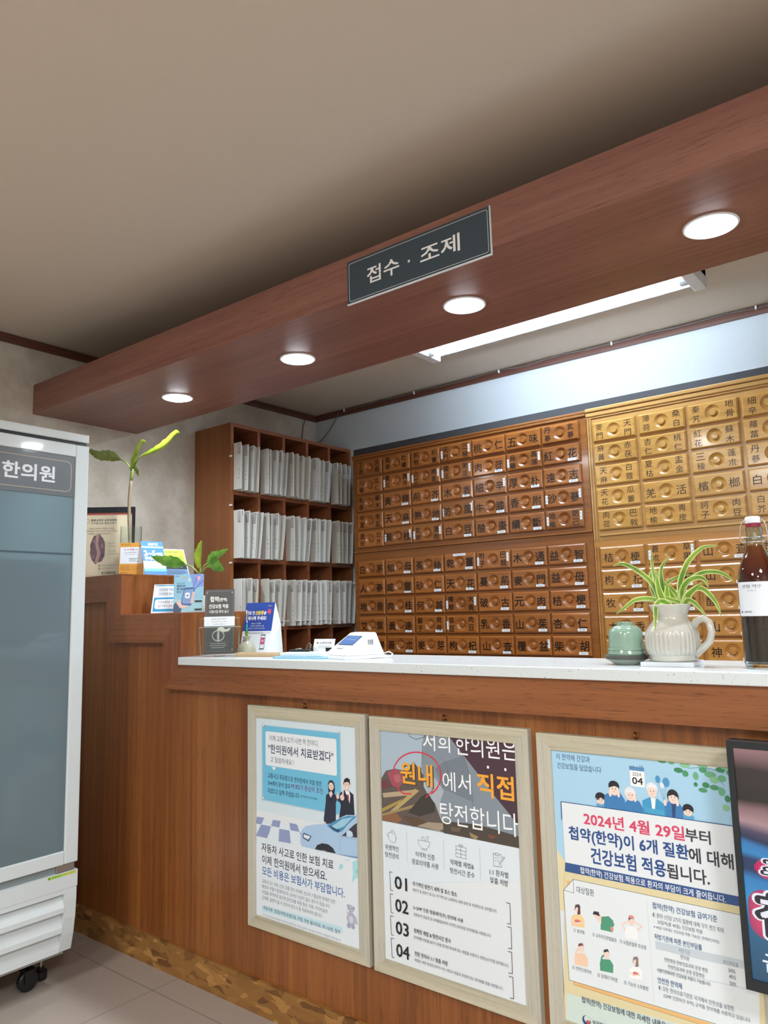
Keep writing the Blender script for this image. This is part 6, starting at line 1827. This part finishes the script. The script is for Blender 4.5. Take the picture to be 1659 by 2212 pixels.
# business card holder
t = thing('business_card_holder', 'black business card holder with one white card behind the white pad', 'card holder', (.690, .172, ZT), math.radians(8))
MB().box(0, 0, 0, .10, .045, .008, ch=.002).box(.002, .03, .008, .098, .036, .030).box(.0, .002, .008, .022, .008, .026).box(.078, .002, .008, .10, .008, .026).build('holder_base', M_black, t)
mb = MB()
M = plane_m((.012, .016, .0085), (1, 0, 0), (0, .3, 1))
mb.ink = lin('e4e9ea')
mb.box(0, 0, -.001, .088, .048, 0, 0, M)
art(mb, [('T', '소정한의원', 24, 74, 34, 8, '3a3a40', .02), ('E', 16, 34, 4, 4, '8a7a4a'), ('R', 22, 22, 72, 24, 0, '9aa0a6'), ('R', 22, 16, 60, 18, 0, 'a8aeb2')], M)
tag(mb.build('business_card', M_print, None, (.690, .172, ZT), (0, 0, math.radians(8))), 'white business card standing in the black card holder', 'business card')
tag(MB().tube([(.700, .160, ZT + .004), (.705, .158, ZT + .03), (.715, .156, ZT + .042), (.725, .156, ZT + .036), (.720, .156, ZT + .022), (.728, .155, ZT + .004)], .004, 8).build('metal_figurine', plain('bronze', '6a5a48', .35, .9)), 'small bronze ornament in front of the business card holder', 'ornament')

# white payment terminal with blue display
t = thing('card_terminal', 'white wedge shaped payment terminal with a blue display', 'payment terminal', (.878, .050, ZT), math.radians(-20))
tw_, td_ = .155, .150
MB().box(0, 0, 0, tw_, td_, .010, ch=.002).build('base_plate', M_white, t)
bm = bmesh.new()
def wv(x, y, z):
    return bm.verts.new((x, y, z))
A = [wv(.006, .010, .0102), wv(tw_ - .006, .010, .0102), wv(tw_ - .006, td_ - .004, .0102), wv(.006, td_ - .004, .0102)]
B = [wv(.008, .014, .020), wv(tw_ - .008, .014, .020), wv(tw_ - .014, td_ - .010, .030), wv(.014, td_ - .010, .030)]
Cc = [wv(.020, .094, .079), wv(tw_ - .020, .094, .079), wv(tw_ - .022, td_ - .026, .080), wv(.022, td_ - .026, .080)]
for P, Q in ((A, B), (B, Cc)):
    for i in range(4):
        j = (i + 1) % 4
        bm.faces.new((P[i], P[j], Q[j], Q[i]))
bm.faces.new(A[::-1])
bm.faces.new(Cc)
bmesh.ops.recalc_face_normals(bm, faces=bm.faces[:])
bmesh.ops.bevel(bm, geom=bm.edges[:], offset=.0025, segments=2, affect='EDGES')
MB().bm(bm).build('housing', M_white, t)
up = (.012, .080, .059)
Mq = plane_m((0, .014, .0208), (1, 0, 0), (0, .080, .059))
mb = MB()
art(mb, [('R', 26, 36, 124, 82, 2, '3f4a62'), ('R', 29, 39, 121, 79, 1, '4f7ab8'), ('R', 40, 60, 104, 63, 0, '86a6d0')], Mq, dz=.0003)
mb.build('display', M_gloss, t)
MB().box(.045, .018, .0003, .085, .030, .002, 0, Mq, .0006).build('button', plain('button_grey', 'c2c8cc', .4), t)
mb = MB()
for i in range(3):
    mb.box(tw_ - .0165, .090 + i * .007, .042, tw_ - .0125, .0925 + i * .007, .058)
mb.build('side_vent', plain('vent_grey', '8a9096', .5), t)
MB().tube([(tw_ - .03, td_ - .006, .010), (tw_ - .01, td_ + .012, .018), (tw_ + .012, td_ + .012, .012), (tw_ + .018, td_, .004), (tw_ - .0, td_ - .04, .003), (tw_ + .004, td_ - .06, .003)], .002, 6).build('cord', M_white, t)

# celadon cup upside down on a dark saucer
M_cel = plain('celadon_glaze', '84a08e', .2, coat=.6, noise=.14, nscale=18, bump=.3)
t = thing('celadon_saucer', 'dark rimmed stoneware saucer under the green cup on the worktop', 'saucer', (1.858, .092, ZT))
MB().lathe([(0, 0), (.026, 0), (.036, .005), (.050, .0135), (.0505, .0135)], 40, cap0=False, cap1=False).build('saucer_foot', plain('pale_crackle_glaze', 'b0b8ac', .3, noise=.25, nscale=160), t)
MB().lathe([(.0505, .0136), (.0515, .018), (.0515, .0225), (.049, .0235), (.0, .0235)], 40, cap0=False, cap1=False).build('saucer_rim', plain('dark_stoneware', '4c4a46', .5, noise=.15, nscale=60), t)
t = thing('celadon_cup', 'green glazed tea cup turned upside down on the dark saucer', 'cup', (1.858, .092, ZT + .0238))
MB().lathe([(.044, 0), (.045, .003), (.0415, .014), (.041, .018), (.0405, .035), (.040, .052), (.037, .061), (.028, .068), (.020, .070), (.0195, .072), (.0195, .078), (.017, .0785), (.016, .074), (0, .0735)], 44, cap0=True, cap1=False).build('cup_body', M_cel, t)
MB().lathe([(.0425, .0135), (.0445, .012), (.0445, .0155), (.0418, .0165)], 44, cap0=False, cap1=False).build('rim_band', M_cel, t)

# ribbed pitcher on a white tile
tag(MB().box(0, 0, 0, .118, .108, .0105, ch=.0012).build('marble_tile', plain('white_marble', 'd4dade', .25), None, (1.912, .032, ZT), (0, 0, math.radians(4))), 'square white tile lying under the ribbed pitcher', 'tile')
t_ = None
t = thing('ribbed_pitcher', 'grey white ribbed ceramic pitcher with a loop handle on the white tile', 'pitcher', (1.971, .088, ZT + .0107))
M_pit = plain('pitcher_glaze', 'bcbab0', .2, coat=.6, noise=.1, nscale=50)
def rib(a, z):
    if .016 < z < .064:
        f = min(1, (z - .016) / .006, (.064 - z) / .006)
        return .0017 * f * math.sin(a * 36)
    return 0
prof = [(0, 0), (.046, 0), (.049, .003), (.050, .014), (.0535, .018), (.0555, .03), (.056, .045), (.0555, .058), (.0545, .068), (.050, .077), (.043, .087), (.037, .095), (.0348, .102), (.0362, .110), (.0415, .122), (.0450, .130), (.0440, .1315), (.040, .127), (.033, .108), (.032, .104), (.032, .10), (0, .098)]
MB().lathe(prof, 180, 0, Matrix.Diagonal((1.07, 1.07, 1, 1)), True, False, False, rib).build('pitcher_body', M_pit, t)
MB().tube([(.046, -.0, .070), (.060, -.006, .092), (.077, -.012, .098), (.091, -.018, .090), (.096, -.02, .068), (.089, -.018, .046), (.072, -.012, .031), (.056, -.006, .019), (.047, -.002, .012)], [.0085, .0085, .008, .008, .008, .008, .008, .0085, .009], 12).build('handle', M_pit, t)
M_sp = leafmat('spider_green', '5f8c30', '93b83c', .3)
M_spe = leafmat('spider_cream', 'c9d582', 'e4e9ac', .3)
t = thing('spider_plant', 'variegated spider plant with cream edged leaves growing in the pitcher', 'plant', (1.971, .088, ZT))
MB().lathe([(0, .108), (.027, .108), (.0275, .111), (0.0, .118)], 24, cap0=False, cap1=False).build('soil', plain('soil', '3a2c22', .9, noise=.4, nscale=120), t)
SP = [[(-22, 142), (-26, 191), (-59, 228), (-94, 245), (-119, 240)], [(-16, 141), (-18, 188), (-22, 231), (-22, 278)], [(-6, 141), (-5, 188), (1, 230), (22, 257)], [(26, 140), (40, 191), (67, 239), (102, 270), (138, 272)], [(31, 140), (44, 172), (66, 195), (91, 202), (106, 193), (110, 176)], [(28, 140), (18, 176), (9, 191), (44, 209), (67, 209)], [(28, 140), (50, 185), (90, 211), (127, 213), (150, 201), (161, 188)], [(36, 140), (61, 164), (100, 190)], [(36, 140), (69, 172), (97, 176), (117, 157), (130, 134), (135, 111)], [(36, 140), (58, 151), (79, 143), (93, 127), (104, 114)], [(-6, 141), (-26, 156), (-59, 155), (-88, 136), (-108, 122)], [(-11, 141), (-42, 154), (-75, 150)], [(6, 140), (4, 150), (0, 138), (-1, 108), (-4, 82)], [(-8, 141), (-6, 177), (-2, 212)], [(0, 141), (10, 171), (19, 192)], [(-22, 142), (-30, 178), (-27, 218), (-16, 223)], [(15, 141), (8, 176), (-4, 204), (-15, 228)], [(28, 140), (22, 152), (6, 158), (-21, 154)]]
WD = [5, 4.5, 5, 5.5, 5.5, 4, 4.5, 8, 5, 4.5, 4.5, 4, 5.5, 7, 6, 4.5, 5, 4]
DYS = [.01, .02, .015, .0, -.01, .02, .01, -.015, -.02, -.02, -.015, .0, -.042, -.02, -.01, .02, .015, -.012]
for q, (l, wd, dy) in enumerate(zip(SP, WD, DYS)):
    n = len(l)
    base = (l[0][0] * .0004 + .0, dy * .2, .112)
    path = [base] + [((x - 17 * min(1, i / 1.5)) / 1000, dy * (.35 + .65 * i / (n - 1)) if q != 12 else (-.018, -.034, -.042, -.05, -.052)[i], z / 1000) for i, (x, z) in enumerate(l)]
    ribbon(path, [wd * .0009, wd * .0012, wd * .0013, wd * .0012, wd * .0008, .0005], .3, 22).build('leaf', [M_sp, M_spe], t)

# swing top bottle
t = thing('swing_top_bottle', 'swing top glass bottle of dark red liquor with a white label', 'bottle', (2.168, .085, ZT))
M_bg = plain('bottle_glass', 'e4ece8', .02, trans=1.0, ior=1.3)
bp = [(0, .002), (.036, 0), (.0405, .004), (.0415, .012), (.0415, .185), (.0405, .200), (.035, .222), (.026, .244), (.0195, .262), (.0175, .275), (.0172, .290), (.0185, .294), (.0185, .304), (.0165, .307), (.0135, .307), (.0135, .29), (.0148, .275), (.0165, .262), (.023, .244), (.032, .222), (.0375, .2), (.0385, .185), (.0385, .014), (.034, .010), (0, .010)]
MB().lathe(bp, 40, cap0=False, cap1=False).build('glass_body', M_bg, t)
def liquor():
    m, nt, b = newmat('red_liquor')
    N, L = nt.nodes, nt.links
    tc = N.new('ShaderNodeTexCoord')
    sp = N.new('ShaderNodeSeparateXYZ')
    L.new(tc.outputs['Object'], sp.inputs[0])
    mr = N.new('ShaderNodeMapRange')
    mr.inputs[1].default_value = 0.0
    mr.inputs[2].default_value = .27
    L.new(sp.outputs[2], mr.inputs[0])
    rp = N.new('ShaderNodeValToRGB')
    e = rp.color_ramp.elements
    e[0].position = 0
    e[0].color = lin('4a3a34')
    e[1].position = 1
    e[1].color = lin('b0642c')
    for p_, c_ in ((.3, '4a3630'), (.42, '4a1c22'), (.75, '6a2220'), (.88, '8a3a20')):
        x = e.new(p_)
        x.color = lin(c_)
    L.new(mr.outputs[0], rp.inputs[0])
    L.new(rp.outputs[0], b.inputs['Base Color'])
    b.inputs['Roughness'].default_value = .1
    b.inputs['Transmission Weight'].default_value = .25
    return m
MB().lathe([(0, .0105), (.0335, .0105), (.0380, .0145), (.0380, .185), (.037, .2), (.0315, .222), (.0225, .244), (.016, .262), (.015, .266), (0, .266)], 36, cap0=False, cap1=False).build('liquor', liquor(), t)
# wrapped paper label
mb = MB()
LBL = [('R', 0, 0, 84, 74, 0, 'dde3ea'), ('T', '관절 약주', 18, 60, 64, 8, '4a4e58', .01), ('T', '오화고', 30, 50, 55, 5, '9aa0aa'), ('R', 10, 44, 78, 47, 0, 'c0c6ce'), ('R', 10, 39, 60, 41, 0, 'b0b6be'), ('R', 10, 32, 72, 35, 0, 'c0c6ce'), ('R', 12, 27, 70, 28.5, 0, 'b4bac2'), ('R', 12, 22, 66, 23.5, 0, 'b4bac2'), ('P', [(8, 9), (11, 12), (14, 9), (11, 6)], '3a4a78'), ('T', '소정한의원', 17, 36, 9, 4.5, '3a3e48', .01), ('R', 40, 9, 74, 10.2, 0, '9aa0aa'), ('R', 40, 6, 70, 7, 0, '9aa0aa')]
art(mb, LBL, Matrix(), dz=.00003)
# subdivide the backing so that it bends around the glass
mb2 = MB()
mb2.ink = lin('dde3ea')
n = 24
for i in range(n):
    mb2.add([(.084 * i / n, 0, 0), (.084 * (i + 1) / n, 0, 0), (.084 * (i + 1) / n, .074, 0), (.084 * i / n, .074, 0)], [(0, 1, 2, 3)])
mb2.ink = None
off = len(mb2.v)
keep = [i for i, f in enumerate(mb.f) if max(f) >= 4]
mb2.v += mb.v
for i in keep:
    mb2.f.append(tuple(off + k for k in mb.f[i]))
    mb2.m.append(0)
    mb2.c.append(mb.c[i])
    mb2.sm.append(False)
a0 = math.radians(-152)
mb2.v = [((.0419 + z) * math.cos(a0 + x / .0419), (.0419 + z) * math.sin(a0 + x / .0419), .112 + y) for x, y, z in mb2.v]
mb2.build('paper_label', M_print, t)
MB().lathe([(.0152, .3075), (.0155, .311), (.0155, .315), (.0145, .316)], 24, cap0=True, cap1=True).build('rubber_seal', plain('red_rubber', '8a2440', .5), t)
MB().lathe([(.0150, .3162), (.0158, .318), (.0158, .328), (.0140, .331), (.006, .332), (0, .332)], 28, cap0=True, cap1=False).build('stopper', M_white, t)
mb = MB()
for s in (-1, 1):
    mb.tube([(s * .0158, 0, .324), (s * .022, 0, .322), (s * .0265, -.001, .308), (s * .0285, -.002, .290), (s * .027, -.003, .276), (s * .0215, -.002, .280), (s * .0192, 0, .284)], .0011, 6)
ringp = [(.0192 * math.cos(a * PI / 12), .0192 * math.sin(a * PI / 12), .284) for a in range(25)]
mb.tube(ringp, .0011, 6)
ringp = [((.027 if True else 0) * math.cos(PI + a * PI / 12), -.0215 * math.sin(a * PI / 12) - .001, .276 - .003 * math.sin(a * PI / 12)) for a in range(13)]
mb.tube(ringp, .0011, 6)
mb.build('wire_bail', M_steel, t)

# every top-level object without a parent that is a lamp stays where it is; clean unused prototypes
for e in (tag_o, tag_r, dot_o):
    if e.parent is None:
        bpy.data.objects.remove(e)
for p, _ in protos:
    if p.name not in used:
        bpy.data.objects.remove(p)
